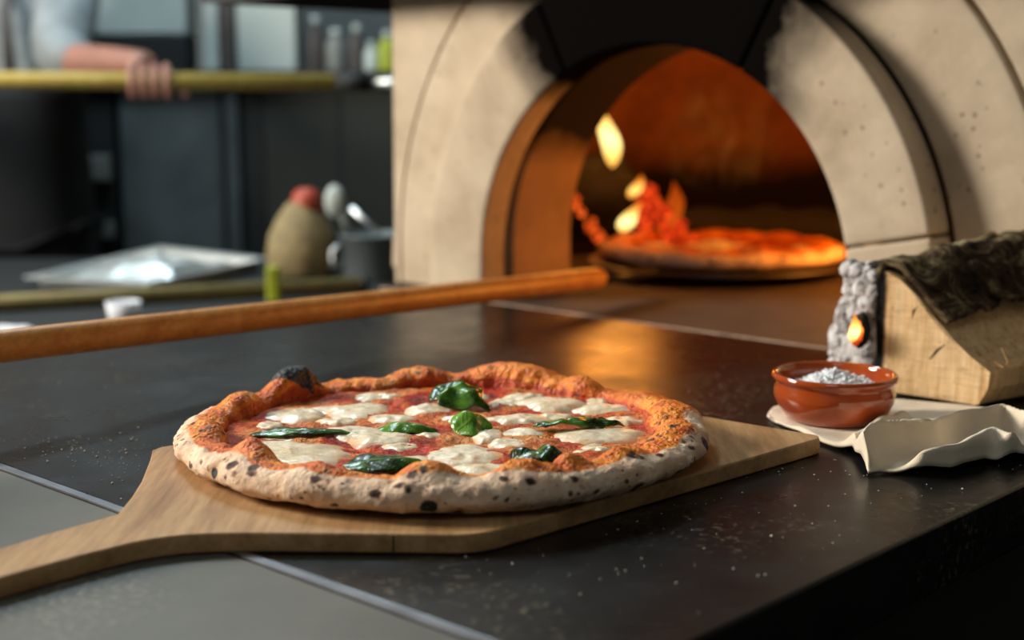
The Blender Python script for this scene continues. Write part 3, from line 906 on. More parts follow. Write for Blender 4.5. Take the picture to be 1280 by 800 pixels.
# the pizza in the oven, on the metal peel
pz2c = np.array([.278, 1.88])
pl = thing('metal_peel', 'round metal pizza peel with long orange wooden handle reaching into the oven', 'peel', (.26, 1.86, .0))
hd0 = Vector((-.62, .571, .085)); hd1 = Vector((.098, 1.572, .0305))
hdd = (hd1 - hd0).normalized()
MB().tube([hd0, hd0 + hdd * .01, hd1 - hdd * .006, hd1], [.008, .0112, .0118, .0098], 24).build('handle', M['pole'], pl, smooth=True)
MB().tube([hd1 - hdd * .004, hd1 + hdd * .05, hd1 + hdd * .12], [.0085, .0075, .0055], 16).build('socket', M['black_metal'], pl, smooth=True)
bl = MB(); poly = []
for k in range(48):
    a = 2 * PI * k / 48; poly.append((pz2c[0] - .005 + .172 * math.cos(a), pz2c[1] - .01 + .172 * math.sin(a)))
bl.prism(poly, .0135, .0165); bl.build('blade', M['peel_metal'], pl, bevel=.0008)
p2 = thing('pizza', 'second pizza baking on the metal peel inside the glowing oven', 'pizza', (pz2c[0], pz2c[1], .0166))
b2 = [(pz2c[0] + .135 * math.cos(a), pz2c[1] + .135 * math.sin(a), random.uniform(.012, .022), random.uniform(.001, .006)) for a in np.linspace(0, 6.1, 17)]
make_crust('crust', p2, pz2c, .162, .0168, b2, [], 77, 260, 32, .021, .045)
make_sauce('sauce', p2, pz2c, .138, .0305, 9)
for i in range(14):
    a = random.uniform(0, 6.28); r = .115 * math.sqrt(random.random())
    make_blob('mozzarella', p2, pz2c[0] + r * math.cos(a), pz2c[1] + r * math.sin(a), random.uniform(.012, .025), random.uniform(.010, .02), .031, .0035, 120 + i, 0, 6, 24)


# ------------------------------------------------------------------ fire in the oven
def lumpy(name, c, r, sc, mat, seed, amp=.25, freq=2.5, parent=None, sub=3, flat=False, col=None):
    bm = bmesh.new(); bmesh.ops.create_icosphere(bm, subdivisions=sub, radius=1.0)
    P = np.array([v.co for v in bm.verts]); F = [[v.index for v in f.verts] for f in bm.faces]; bm.free()
    P = P * (1 + amp * fbm(P, freq, seed, 3))[:, None]
    P = P * np.array(sc) * r + np.array(c)
    if flat: P[:, 2] = np.maximum(P[:, 2], flat)
    return mesh(name, P, F, mat, parent, smooth=sub > 2, col=(np.full((len(P), 3), col) if col is not None else None))


def fire_log(a, b, r, seed, label):
    pts = [Vector(a).lerp(Vector(b), t) for t in np.linspace(0, 1, 14)]
    mb = MB().tube(pts, [r * (1 + .12 * math.sin(i * 1.7 + seed)) for i in range(14)], 18)
    V = np.array([tuple(v) for v in mb.V]); cen = V.mean(0)
    V = V + (V - cen) * 0 + np.c_[vnoise(V, 40, seed), vnoise(V, 40, seed + 1), vnoise(V, 40, seed + 2)] * r * .22
    return tag(mesh('firewood_log', V, mb.F, M['charred'], smooth=True), label, 'log')


t1 = fire_log(O(-1.318, 1.600, .078), O(-1.372, 1.655, .086), .056, 4, 'thick charred log standing black at the left inside the oven')
t2 = fire_log(O(-1.33, 1.74, .03), O(-1.05, 1.86, .034), .030, 8, 'thin charred log lying across the embers behind the baking pizza')
rs = random.Random(21)
coals = [(-1.309, 1.535, .081, .0085), (-1.296, 1.533, .067, .0075), (-1.280, 1.535, .050, .0080), (-1.266, 1.535, .035, .0085), (-1.252, 1.538, .022, .0090),
         (-1.262, 1.55, .014, .010)]
for (u, z) in ((-1.243, .036), (-1.222, .032), (-1.201, .038), (-1.18, .030), (-1.229, .054), (-1.204, .058), (-1.184, .048), (-1.213, .080), (-1.194, .072), (-1.223, .094), (-1.16, .022), (-1.236, .072)):
    coals.append((u + rs.uniform(-.003, .003), 1.60 + rs.uniform(-.012, .02), z, rs.uniform(.009, .0145)))
for (u, w, r) in ((-1.14, 1.70, .015), (-1.10, 1.75, .014), (-1.22, 1.66, .02), (-1.19, 1.67, .018), (-1.25, 1.62, .016), (-1.20, 1.62, .016)):
    coals.append((u, w, r * .9, r))
for i, (u, w, z, r) in enumerate(coals):
    o = lumpy('glowing_coal', O(u, w, z), r, (rs.uniform(.7, 1.1), rs.uniform(.7, 1.1), rs.uniform(.7, 1.35)), M['ember'] if i < 5 else M['coal'], 50 + i, .5, 1.8, sub=2)
    tag(o, 'small orange ember in the slanting chain beside the thick black log' if i < 5 else 'small glowing red coal in the heap behind the baking pizza', 'coal', 'chain of embers beside the log' if i < 5 else 'glowing coals in the oven fire')


def flame(base, top, r, seed, label, heat=1.0, bend=.012, cat='flame'):
    n = 18; na = 14; b = np.array(base); tp = np.array(top); P = []; hh = []
    for i in range(n + 1):
        t = i / n
        c = b + (tp - b) * t + np.array([bend * math.sin(t * 5 + seed), bend * .6 * math.cos(t * 4 + seed), 0]) * t
        rr = r * (max(0, math.sin(PI * t ** .62)) ** 1.1 + .02)
        for k in range(na):
            g = 2 * PI * k / na
            P.append((c[0] + rr * math.cos(g), c[1] + rr * math.sin(g), c[2])); hh.append(heat * (1 - abs(t - .35) * 1.15))
    F = [(i * na + k, i * na + (k + 1) % na, (i + 1) * na + (k + 1) % na, (i + 1) * na + k) for i in range(n) for k in range(na)]
    P = np.array(P); P += .15 * r * np.c_[vnoise(P, 50, seed), vnoise(P, 50, seed + 1), 0 * P[:, 0]]
    h = np.clip(np.array(hh), 0, 1)
    o = mesh('flame', P, F, M['flame'], smooth=True, col=np.c_[h, h, h])
    return tag(o, label, cat)


flame(O(-1.296, 1.60, .128), O(-1.318, 1.60, .246), .0130, 1, 'tall bright yellow flame rising highest above the thick charred log', 1.05, .016)
flame(O(-1.350, 1.60, .148), O(-1.352, 1.60, .176), .0075, 2, 'tiny orange flame licking left of the tall bright flame', .6, .003)
flame(O(-1.250, 1.57, .040), O(-1.222, 1.57, .086), .0115, 3, 'slanting yellow flame low in front of the red coals', 1.1, .006)
flame(O(-1.240, 1.575, .088), O(-1.222, 1.575, .122), .0095, 5, 'small orange flame just above the slanting low flame', .85, .004)

flame(O(-1.214, 1.625, .030), O(-1.206, 1.63, .112), .017, 11, 'dim red flame rising behind the red coals', .16, .008)
flame(O(-.73, 1.62, .060), O(-.72, 1.62, .190), .020, 7, 'tall flame deep behind the right side of the oven mouth', 1.0)
flame(O(-.69, 1.68, .050), O(-.68, 1.68, .150), .016, 8, 'shorter flame beside the tall one at the right of the oven chamber', .9)
fire_log(O(-.62, 1.50, .045), O(-.78, 1.76, .045), .042, 12, 'charred log burning at the right of the oven chamber, out of the mouth')
rs = random.Random(3)
for i in range(9):
    o = lumpy('glowing_coal', O(-.80 + rs.uniform(-.05, .04), 1.52 + .03 * i, .013), rs.uniform(.012, .017), (1, 1, .8), M['ember'], 90 + i, .3, 2.0, sub=2)
    tag(o, 'glowing orange coal beside the log at the right of the oven chamber', 'coal', 'coals at the right of the oven')

# thin smoke drifting in the dome
bm = bmesh.new(); bmesh.ops.create_icosphere(bm, subdivisions=3, radius=1.0)
P = np.array([v.co for v in bm.verts]) * np.array([.105, .05, .085]); F = [[v.index for v in f.verts] for f in bm.faces]; bm.free()
P = np.array([O(-1.06 + p[0], 1.52 + p[1], .185 + p[2]) for p in P])
sv = bpy.data.materials.new('smoke'); sv.use_nodes = True; nt = sv.node_tree; nt.nodes.remove(nt.nodes['Principled BSDF'])
vp = nt.nodes.new('ShaderNodeVolumePrincipled'); vp.inputs['Color'].default_value = (.8, .75, .7, 1); vp.inputs['Anisotropy'].default_value = .2
tc = nt.nodes.new('ShaderNodeTexCoord'); mp = nt.nodes.new('ShaderNodeMapping'); mp.inputs['Scale'].default_value = (1.5, 1.5, .7)
nz_ = nt.nodes.new('ShaderNodeTexNoise'); nz_.inputs['Scale'].default_value = 22; nz_.inputs['Detail'].default_value = 4; nz_.inputs['Distortion'].default_value = 1.2
rp = nt.nodes.new('ShaderNodeValToRGB'); rp.color_ramp.elements[0].position = .50; rp.color_ramp.elements[1].position = .66
rp.color_ramp.elements[1].color = (7, 7, 7, 1)
ln = nt.nodes.new('ShaderNodeVectorMath'); ln.operation = 'LENGTH'; m1 = nt.nodes.new('ShaderNodeMapping'); m1.vector_type = 'TEXTURE'; m1.inputs['Location'].default_value = (0, 0, .085)
m1.inputs['Rotation'].default_value = (0, 0, -TH); m1.inputs['Scale'].default_value = (.105, .05, .085)
fo = nt.nodes.new('ShaderNodeMapRange'); fo.inputs[1].default_value = 1.0; fo.inputs[2].default_value = .25; ml = nt.nodes.new('ShaderNodeMath'); ml.operation = 'MULTIPLY'
nt.links.new(tc.outputs['Object'], m1.inputs[0]); nt.links.new(m1.outputs[0], ln.inputs[0]); nt.links.new(ln.outputs['Value'], fo.inputs[0])
nt.links.new(rp.outputs[0], ml.inputs[0]); nt.links.new(fo.outputs[0], ml.inputs[1])
for a, b in ((tc.outputs['Object'], mp.inputs[0]), (mp.outputs[0], nz_.inputs['Vector']), (nz_.outputs[0], rp.inputs[0]), (ml.outputs[0], vp.inputs['Density']), (vp.outputs[0], nt.nodes['Material Output'].inputs['Volume'])):
    nt.links.new(a, b)
tag(mesh('smoke', P, F, sv), 'thin grey smoke wisps hanging under the glowing oven dome', 'smoke', kind='stuff')

# ------------------------------------------------------------------ salt bowl on its napkin
A_ = [(.199, .8764), (.2228, .904), (.2647, .9722), (.2744, .9772)]
B_ = [(.2201, .8550), (.2167, .8669), (.2345, .9058), (.2569, .9172), (.2784, .9149), (.3053, .9385), (.3385, .9632), (.3485, .9385), (.40, .945)]
C_ = [(.2428, .8450), (.2811, .868), (.313, .9035), (.3223, .8781), (.345, .885)]
BOWL = np.array([.2310, .9980])


def seg_dist(P, line):
    best = np.full(len(P), 9.0); tpos = np.zeros(len(P))
    n = len(line) - 1
    for i in range(n):
        a = np.array(line[i]); b = np.array(line[i + 1]); ab = b - a
        t = np.clip(((P - a) @ ab) / (ab @ ab), 0, 1); d = np.linalg.norm(P - a - t[:, None] * ab, axis=1)
        m = d < best; best[m] = d[m]; tpos[m] = (i + t[m]) / n
    return best, tpos


hem = [(.1864, 1.0140), (.1895, .9930), (.1950, .9700), (.2020, .9480), (.2085, .9310), (.2150, .9180), (.2230, .9080), (.2215, .8900), (.2201, .8535), (.2295, .8590), (.2400, .8545), (.2512, .8497), (.2727, .8553), (.3014, .8790), (.3327, .8844), (.370, .905), (.405, .930)]
back = [(.1880, 1.0190), (.1950, 1.0330), (.2050, 1.0420), (.2170, 1.0500), (.2350, 1.0560), (.2550, 1.0600), (.2750, 1.0620), (.2900, 1.0610), (.3000, 1.0600), (.3120, 1.0580), (.3250, 1.0520), (.3350, 1.0480), (.3480, 1.0400), (.3600, 1.0300), (.3800, 1.0150), (.3950, 1.0050), (.410, .990)]


def resample(line, n):
    L = np.array(line); d = np.r_[0, np.cumsum(np.linalg.norm(np.diff(L, axis=0), axis=1))]
    t = np.linspace(0, d[-1], n); return np.c_[np.interp(t, d, L[:, 0]), np.interp(t, d, L[:, 1])]


ns, nt_ = 150, 90
h_, k_ = resample(hem, ns), resample(back, ns)
P = np.array([h_[i] * (1 - t) + k_[i] * t for i in range(ns) for t in np.linspace(0, 1, nt_)])
tt = np.array([t for i in range(ns) for t in np.linspace(0, 1, nt_)]); ssx = np.array([i / (ns - 1) for i in range(ns) for t in range(nt_)])
z = np.full(len(P), .0030)
dA, tA = seg_dist(P, A_); dB, tB = seg_dist(P, B_); dC, tC = seg_dist(P, C_)
fold = np.maximum.reduce([.012 * np.exp(-(dA / .008) ** 2), .0215 * sstep(0, .12, tB) * np.exp(-(np.abs(dB) / .0075) ** 1.6), .0175 * np.exp(-(dC / .009) ** 2)])
fold += .0011 * vnoise(np.c_[P, z], 75, 5) + .0028 * (vnoise(np.c_[P, z], 30, 6) + .4)
bd = np.linalg.norm(P - BOWL, axis=1)
fold *= sstep(.036, .047, bd)
# flat where the log stands
lu = P[:, 0] * EX.x + P[:, 1] * EX.y; lw = P[:, 0] * EA.x + P[:, 1] * EA.y
fold *= 1 - (sstep(.965, .990, lw) * sstep(-.555, -.54, lu) * (1 - sstep(-.44, -.41, lu)))
hemfall = sstep(0, .035, tt) * sstep(0, .03, ssx)
z = .0018 + .0012 + fold * (.25 + .75 * hemfall)
over = (fold / .0215) ** 2 * .011 * hemfall
V = np.c_[P[:, 0] - .25 * over, P[:, 1] - over, z]
F = [(i * nt_ + j, (i + 1) * nt_ + j, (i + 1) * nt_ + j + 1, i * nt_ + j + 1) for i in range(ns - 1) for j in range(nt_ - 1)]
nap = mesh('linen_napkin', V, F, M['linen'], smooth=True, origin=(.28, .95, 0))
m = nap.modifiers.new('thick', 'SOLIDIFY'); m.thickness = .0017; m.offset = -1
tag(nap, 'crumpled natural linen napkin under the terracotta bowl and the split log', 'napkin')

bz = .0034
bw = MB().lathe([(0, 0), (.030, 0), (.0335, .0012), (.0385, .007), (.0420, .0145), (.0430, .0190), (.0422, .0230), (.0408, .0262), (.0412, .0276), (.0436, .0292), (.0446, .0312), (.0442, .0330), (.0428, .0340), (.0410, .0336), (.0398, .0318),
                 (.0392, .0270), (.0398, .0220), (.0394, .0150), (.035, .0075), (.028, .0050), (0, .0045)], (BOWL[0], BOWL[1], bz), 96)
bowl = tag(bw.build('terracotta_bowl', M['terra'], smooth=True), 'small glazed red-brown terracotta bowl holding coarse white salt', 'bowl')
n_r, n_a = 26, 72; V = []
for i in range(n_r + 1):
    for k in range(n_a):
        r = .0383 * i / n_r; a = 2 * PI * k / n_a; V.append((BOWL[0] + r * math.cos(a), BOWL[1] + r * math.sin(a), 0))
V = np.array(V); rr = np.hypot(V[:, 0] - BOWL[0], V[:, 1] - BOWL[1])
hp = .0105 * np.exp(-(((V[:, 0] - BOWL[0] + .000) / .021) ** 2 + ((V[:, 1] - BOWL[1]) / .019) ** 2)) + .0022 * fbm(V, 160, 3, 3) + .0014 * vnoise(V, 480, 6)
V[:, 2] = bz + .0232 + hp * (1 - sstep(.030, .0383, rr) * .9) - .004 * sstep(.024, .0383, rr)
F = [(i * n_a + k, (i + 1) * n_a + k, (i + 1) * n_a + (k + 1) % n_a, i * n_a + (k + 1) % n_a) for i in range(n_r) for k in range(n_a)]
sm = MB(); sm.add(V, F)
rs = random.Random(5)
for q in range(900):
    i = rs.randrange(len(V)); p = V[i] + np.array([rs.uniform(-.001, .001), rs.uniform(-.001, .001), .0002]); s = rs.uniform(.0004, .0012)
    if math.hypot(p[0] - BOWL[0], p[1] - BOWL[1]) > .033: continue
    e = [rs.uniform(.7, 1.3) * s for _ in range(3)]; a = rs.uniform(0, 3); ca, sa = math.cos(a), math.sin(a); tl = rs.uniform(-.6, .6)
    cube = [(x * e[0], y * e[1], zz * e[2] + tl * x * e[0]) for x in (-1, 1) for y in (-1, 1) for zz in (-1, 1)]
    sm.add([(p[0] + x * ca - y * sa, p[1] + x * sa + y * ca, p[2] + zz) for x, y, zz in cube], [(0, 1, 3, 2), (4, 6, 7, 5), (0, 4, 5, 1), (2, 3, 7, 6), (0, 2, 6, 4), (1, 5, 7, 3)])
tag(sm.build('coarse_salt', M['salt']), 'heap of coarse white salt crystals in the terracotta bowl', 'salt', kind='stuff')

# ------------------------------------------------------------------ the split log with ash and ember
LW, LZ = 1.000, .0032
log = thing('firewood_log', 'split log with mossy bark, pale cut face and ash-covered smouldering end beside the bowl', 'log', O(-.495, LW, LZ))
endp = [(-.542, .000), (-.542, .046), (-.541, .088), (-.5365, .0955), (-.523, .0895), (-.506, .0755), (-.492, .0600), (-.478, .0475), (-.462, .0355), (-.447, .0265), (-.4485, .0130), (-.455, .000)]
AX = (EX * .20 + EA * .98).normalized()
LL = .172


def logmesh():
    # end face as a dense fan grid so that charring can be written per vertex, sides extruded along the log's axis
    V = []; Cc = []; F = []
    poly = np.array(resample(endp + [endp[0]], 97))[:-1]; n = len(poly); cen = poly.mean(0); nr = 16
    for i in range(nr + 1):
        t = i / nr
        for k in range(n):
            q = cen + (poly[k] - cen) * t
            V.append(O(q[0], LW, q[1] + LZ)); Cc.append(q)
    for i in range(nr):
        for k in range(n):
            F.append((i * n + k, i * n + (k + 1) % n, (i + 1) * n + (k + 1) % n, (i + 1) * n + k))
    off = nr * n; ns = 14
    for s in range(1, ns + 1):
        for k in range(n):
            b = Vector(O(poly[k][0], LW, poly[k][1] + LZ)) + AX * (LL * s / ns)
            V.append(tuple(b)); Cc.append((0, .0))
    for s in range(ns):
        for k in range(n):
            a = off + s * n + k; b = off + s * n + (k + 1) % n; F.append((a, b, b + n, a + n))
    F.append([off + ns * n + k for k in range(n)])
    V = np.array(V); Cc = np.array(Cc)
    ch = 1 - sstep(-.5405, -.5285, Cc[:, 0]); ch[Cc[:, 0] == 0] = 0
    side = np.arange(len(V)) > off
    V[side] += .0022 * np.c_[vnoise(V[side], 30, 3), vnoise(V[side], 30, 4), 0 * V[side][:, 0]]
    dd = .0012 * fbm(V, 70, 8, 3)
    V += np.outer(np.where(np.arange(len(V)) < off, dd, 0), np.array(EA))
    return mesh('wood', V, F, M['logend'], log, smooth=False, col=np.c_[ch, ch, ch])


logmesh()
# bark: a thick rough hide on the upper right of the log
bp = [(-.541, .0900), (-.5365, .0985), (-.525, .0960), (-.510, .0830), (-.497, .0690), (-.484, .0570)]
bpr = resample(bp, 40); nL = 90
V = []; 
for s in range(nL + 1):
    t = s / nL
    for k, (u, zz) in enumerate(bpr):
        q = Vector(O(u, LW - .001, zz + LZ)) + AX * (LL * 1.02 * t)
        kk = k / 39
        out = EX * (.6) + Vector((0, 0, 1)) * .8
        grow = .0010 + .013 * sstep(0, .75, np.array([t]))[0] * (math.sin(PI * min(1, kk * 1.0 + .15)))
        V.append(tuple(q + out.normalized() * grow))
V = np.array(V)
lump = .0110 * fbm(V, 34, 21, 4) + .0075 * np.abs(fbm(V, 80, 25, 3))
ed = np.array([math.sin(PI * (k / 39)) ** .4 for s in range(nL + 1) for k in range(40)])
front = np.array([.12 + .88 * min(1, s / nL * 5) for s in range(nL + 1) for k in range(40)])
V += np.outer(lump * front * (.35 + .65 * ed), np.array([.5, -.2, .85]))
V[:, 2] += .004 * np.array([s / nL for s in range(nL + 1) for k in range(40)]) ** .7
tail = np.array([max(0, k / 39 - .72) / .28 for s in range(nL + 1) for k in range(40)])
V[:, 2] += .006 * tail * front
V += np.outer(tail * .010 * front * fbm(V, 60, 41, 3), np.array([.2, 0, -1.0]))
F = [(s * 40 + k, (s + 1) * 40 + k, (s + 1) * 40 + k + 1, s * 40 + k + 1) for s in range(nL) for k in range(39)]
bk = mesh('bark', V, F, M['bark'], log, smooth=True)
m = bk.modifiers.new('thick', 'SOLIDIFY'); m.thickness = .005; m.offset = -1
bk['label'] = 'dark mossy bark along the top'
# ash crust on the burnt end
rs = random.Random(44)
ash_V = []; ash_F = []; ash_C = []
bm = bmesh.new(); bmesh.ops.create_icosphere(bm, subdivisions=4, radius=1.0)
sphV = np.array([v.co for v in bm.verts]); sphF = np.array([[v.index for v in f.verts] for f in bm.faces]); bm.free()
lumps = []
for q in range(120):
    zz = rs.uniform(.004, .094); lim = -.588 + .34 * max(0, zz - .045) ** 1.05     # the crust narrows towards the top
    u = rs.uniform(lim, -.549); w = LW + .004 + (u + .549) * -.55 + rs.uniform(-.003, .007)
    r = rs.uniform(.0045, .0095)
    if math.hypot(u + .552, (zz - .047) * .7) < .0105: w += .012; r *= .8        # hollow where the ember sits
    lumps.append((u, w, zz, r))
for (u, w, zz, r) in ((-.560, LW + .022, .030, .022), (-.560, LW + .022, .060, .020), (-.554, LW + .018, .082, .014), (-.572, LW + .028, .030, .016)):
    lumps.append((u, w, zz, r))
for i, (u, w, zz, r) in enumerate(lumps):
    Pw = sphV * r * np.array([rs.uniform(.8, 1.15), rs.uniform(.8, 1.1), rs.uniform(.8, 1.2)]) + np.array(O(u, w, zz + LZ))
    Pw += sphV * (.0040 * np.abs(fbm(Pw, 130, 60, 3)) + .0016 * fbm(Pw, 300, 70, 2))[:, None]
    Pw[:, 2] = np.maximum(Pw[:, 2], LZ + .0002)
    uu = Pw[:, 0] * EX.x + Pw[:, 1] * EX.y
    ash_F.append(sphF + sum(len(v) for v in ash_V)); ash_V.append(Pw); ash_C.append(sstep(-.5450, -.5405, uu) * .9)
ash_V = np.concatenate(ash_V); ash_C = np.concatenate(ash_C)
mesh('ash_crust', ash_V, np.concatenate(ash_F), M['ash'], log, smooth=True, col=np.c_[ash_C, ash_C, ash_C])
cc = lumpy('charred_tip', O(-.541, LW + .012, .0985 + LZ), .010, (1.5, 1.1, .35), M['charred'], 90, .3, 2.5, log)
em = lumpy('ember', O(-.5520, LW - .0135, .045 + LZ), .0060, (.85, .6, 1.7), M['ember'], 33, .45, 2.0, log)
em['label'] = 'small glowing ember in the ash'
# charred hollow behind it and a small flame
lumpy('charred_hollow', O(-.5515, LW - .0060, .047 + LZ), .0088, (.85, .65, 1.6), M['charred'], 35, .35, 2.5, log)
flm = flame(O(-.5520, LW - .0190, .039 + LZ), O(-.5490, LW - .0190, .063 + LZ), .0046, 6, 'tiny flame burning in the grey ash of the split log', 1.1, .002)
# crack lines on the pale face
for (ua, za, ub, zb) in ((-.496, .030, -.480, .0455), (-.5115, .060, -.5060, .0715)):
    MB().tube([O(ua, LW - .0002, za + LZ), O((ua + ub) / 2 - .002, LW - .0004, (za + zb) / 2 + LZ), O(ub, LW - .0002, zb + LZ)], [.0002, .0007, .0003], 6).build('crack', M['charred'], log)
splint = MB().tube([O(-.462, LW + .02, .030), O(-.452, LW + .018, .034), O(-.444, LW + .016, .031), O(-.441, LW + .016, .036), O(-.447, LW + .016, .046)], [.0012, .001, .0009, .0007, .0003], 8).build('splinter', M['logend'], log)

# ------------------------------------------------------------------ crumbs and flour on the worktop
cm = MB(); rs = random.Random(11)
for q in range(420):
    zone = rs.random()
    if zone < .45: u, w = rs.gauss(-.79, .05), rs.gauss(.485, .022)
    elif zone < .75: u, w = rs.uniform(-.50, -.36), rs.uniform(.48, .95)
    else: u, w = rs.uniform(-1.1, -.4), rs.uniform(.44, 1.1)
    x, y, _ = O(u, w, 0)
    if math.hypot(x - PC[0], y - PC[1]) < .16: continue
    s = rs.uniform(.00025, .0008) * (1.6 if rs.random() < .1 else 1)
    cm.add([(x + s * a, y + s * b, s * .7 + s * c * .7) for a, b, c in ((1, 0, 0), (-1, 0, 0), (0, 1, 0), (0, -1, 0), (0, 0, 1), (0, 0, -1))],
           [(0, 2, 4), (2, 1, 4), (1, 3, 4), (3, 0, 4), (2, 0, 5), (1, 2, 5), (3, 1, 5), (0, 3, 5)])
tag(cm.build('flour_crumbs', M['flour'], origin=(0, .8, 0)), 'scattered crumbs and flour dust on the dark slate worktop', 'crumbs', kind='stuff')

# ------------------------------------------------------------------ back table and what stands on it
TZ = -.08
tb = thing('kitchen_table', 'long black kitchen table behind the counter at left', 'table', (-.95, 2.2, FLOOR))
tpoly = [(-1.9, 1.55), (-.52, 1.55), (-.20, 1.93), (-.20, 2.72), (-1.9, 2.72)]
MB().prism(tpoly, TZ - .03, TZ).build('tabletop', M['blackish'], tb, bevel=.003)
for x, y in ((-1.8, 1.65), (-.62, 1.65), (-.28, 2.62), (-1.8, 2.62)):
    MB().box(x - .03, x + .03, y - .03, y + .03, FLOOR, TZ - .03).build('leg', M['black_metal'], tb)
# steel tray
tr = thing('steel_tray', 'shallow shiny steel tray on the back table left of the brown flask', 'tray', (-.60, 2.45, TZ))
tp = [(-.785, 2.27), (-.565, 2.19), (-.435, 2.53), (-.68, 2.74)]
cen = np.mean(tp, 0)
inn = [tuple(cen + (np.array(p) - cen) * .90) for p in tp]
V = [(x, y, TZ + .022) for x, y in tp] + [(x, y, TZ + .020) for x, y in inn] + [(cen[0] + (x - cen[0]) * .97, cen[1] + (y - cen[1]) * .97, TZ + .004) for x, y in inn]
F = [(i, (i + 1) % 4, 4 + (i + 1) % 4, 4 + i) for i in range(4)] + [(4 + i, 4 + (i + 1) % 4, 8 + (i + 1) % 4, 8 + i) for i in range(4)] + [(8, 9, 10, 11)]
o = mesh('pan', V, F, M['tray'], tr); o.modifiers.new('t', 'SOLIDIFY').thickness = .002
fv = np.array([(i / 30 * 2 - 1, j / 30 * 2 - 1) for i in range(31) for j in range(31)])
fp = np.c_[cen[0] + .105 * fv[:, 0] + .03 * fv[:, 1], cen[1] + .125 * fv[:, 1] - .02 * fv[:, 0], np.zeros(len(fv))]
fp[:, 2] = TZ + .008 + np.maximum(0, .016 + .022 * fbm(fp, 14, 31, 3)) * (1 - sstep(.6, 1, np.abs(fv).max(1)))
mesh('crumpled_foil', fp, [(i * 31 + j, (i + 1) * 31 + j, (i + 1) * 31 + j + 1, i * 31 + j + 1) for i in range(30) for j in range(30)], M['tray'], tr)  # shaped crumpled so its facets catch highlights on the tray
# flask with red stopper
fl = thing('flask', 'brown pear-shaped flask with rounded red top on the back table', 'flask', (-.363, 2.447, TZ))
MB().lathe([(0, 0), (.052, 0), (.0600, .012), (.0615, .04), (.056, .072), (.043, .100), (.029, .120), (.022, .128), (0, .129)], (-.363, 2.447, TZ), 40).build('body', M['straw'], fl, smooth=True)
MB().lathe([(0, .112), (.026, .114), (.0265, .124), (.025, .138), (.020, .147), (.010, .152), (0, .153)], (-.353, 2.447, TZ), 32).build('stopper', M['red'], fl, smooth=True)
# ladle leaning behind the flask
ld = thing('spoon', 'pale steel spoon standing upright just behind the red-topped flask', 'spoon', (-.30, 2.50, TZ))
MB().tube([(-.285, 2.52, TZ), (-.292, 2.51, TZ + .07), (-.305, 2.505, TZ + .12)], [.005, .005, .006], 12).build('handle', M['white'], ld, smooth=True)
lumpy('spoon_bowl', (-.312, 2.505, TZ + .125), .022, (.8, .45, 1.35), M['white'], 3, .05, 2, ld)
# steel pot with utensil
pt = thing('steel_pot', 'small steel pot at the back beside the oven wall', 'pot', (-.235, 2.42, TZ))
MB().lathe([(0, 0), (.052, 0), (.056, .004), (.056, .072), (.060, .074), (.060, .077), (.053, .077), (.053, .006), (0, .005)], (-.235, 2.42, TZ), 40).build('pan', M['steel_dull'], pt, smooth=True)
MB().tube([(-.290, 2.40, TZ + .062), (-.305, 2.39, TZ + .05), (-.305, 2.39, TZ + .025), (-.290, 2.40, TZ + .015)], .005, 10).build('loop_handle', M['steel'], pt, smooth=True)
ut = thing('ladle', 'steel ladle resting slanted in the small steel pot', 'ladle', (-.235, 2.42, TZ + .01))
MB().tube([(-.205, 2.42, TZ + .02), (-.225, 2.42, TZ + .078), (-.275, 2.42, TZ + .120)], [.004, .004, .006], 10).build('handle', M['steel'], ut, smooth=True)
lumpy('ladle_bowl', (-.205, 2.42, TZ + .024), .016, (1, 1, .6), M['steel'], 9, .05, 2, ut)
# second peel lying on the table
p2d = thing('wooden_peel', 'dull greenish peel pole lying across the back table in front of the tray', 'peel', (-.5, 2.2, TZ))
a = Vector((-1.20, 1.84, TZ + .0145)); b = Vector((-.2376, 2.394, TZ + .0145))
b = Vector((-.243, 2.25, TZ + .0128)); a = Vector((-.775, 2.03, TZ + .0128)); a = a + (a - b) * .6
MB().tube([a, a.lerp(b, .5), b], [.0125, .012, .0115], 18).build('pole', M['pole2'], p2d, smooth=True)
db = (b - a).normalized()
MB().tube([b, b + db * .012], .0125, 16).build('end_cap', M['black_metal'], p2d, smooth=True)
gc = tag(MB().box(-.372, -.352, 2.130, 2.150, TZ, TZ + .055).build('plastic_scraper', M['yellowgreen'], bevel=.004), 'small upright yellow-green plastic scraper on the back table below the flask', 'scraper')
# white cloth and cup at left
V = []; n = 44
for i in range(n + 1):
    for j in range(n + 1):
        u, v = i / n * 2 - 1, j / n * 2 - 1
        V.append((-.665 + .10 * u, 1.73 + .075 * v, 0))
V = np.array(V); rr = np.maximum(np.abs((V[:, 0] + .665) / .10), np.abs((V[:, 1] - 1.73) / .075))
V[:, 2] = TZ + .002 + (1 - sstep(.55, 1.0, rr)) * (.022 + .012 * fbm(V, 22, 4, 3)) + .003 * (vnoise(V, 40, 9) + 1) * (1 - rr * .9)
F = [(i * (n + 1) + j, (i + 1) * (n + 1) + j, (i + 1) * (n + 1) + j + 1, i * (n + 1) + j + 1) for i in range(n) for j in range(n)]
o = mesh('kitchen_towel', V, F, M['white_cloth'], smooth=True); tag(o, 'crumpled white kitchen towel on the near corner of the back table', 'towel')
cu = MB().lathe([(0, 0), (.018, 0), (.0235, .036), (.022, .036), (.0165, .002), (0, .002)], (-.525, 1.90, TZ), 32)
tag(cu.build('ceramic_cup', M['white_cloth'], smooth=True), 'small white cup on the back table under the dull peel pole', 'cup')

# ------------------------------------------------------------------ kitchen wall units far behind
YB = 3.45


def bx(x0, x1, z0, z1, y0=YB, d=.25):
    return MB().box(x0, x1, y0, y0 + d, z0, z1)


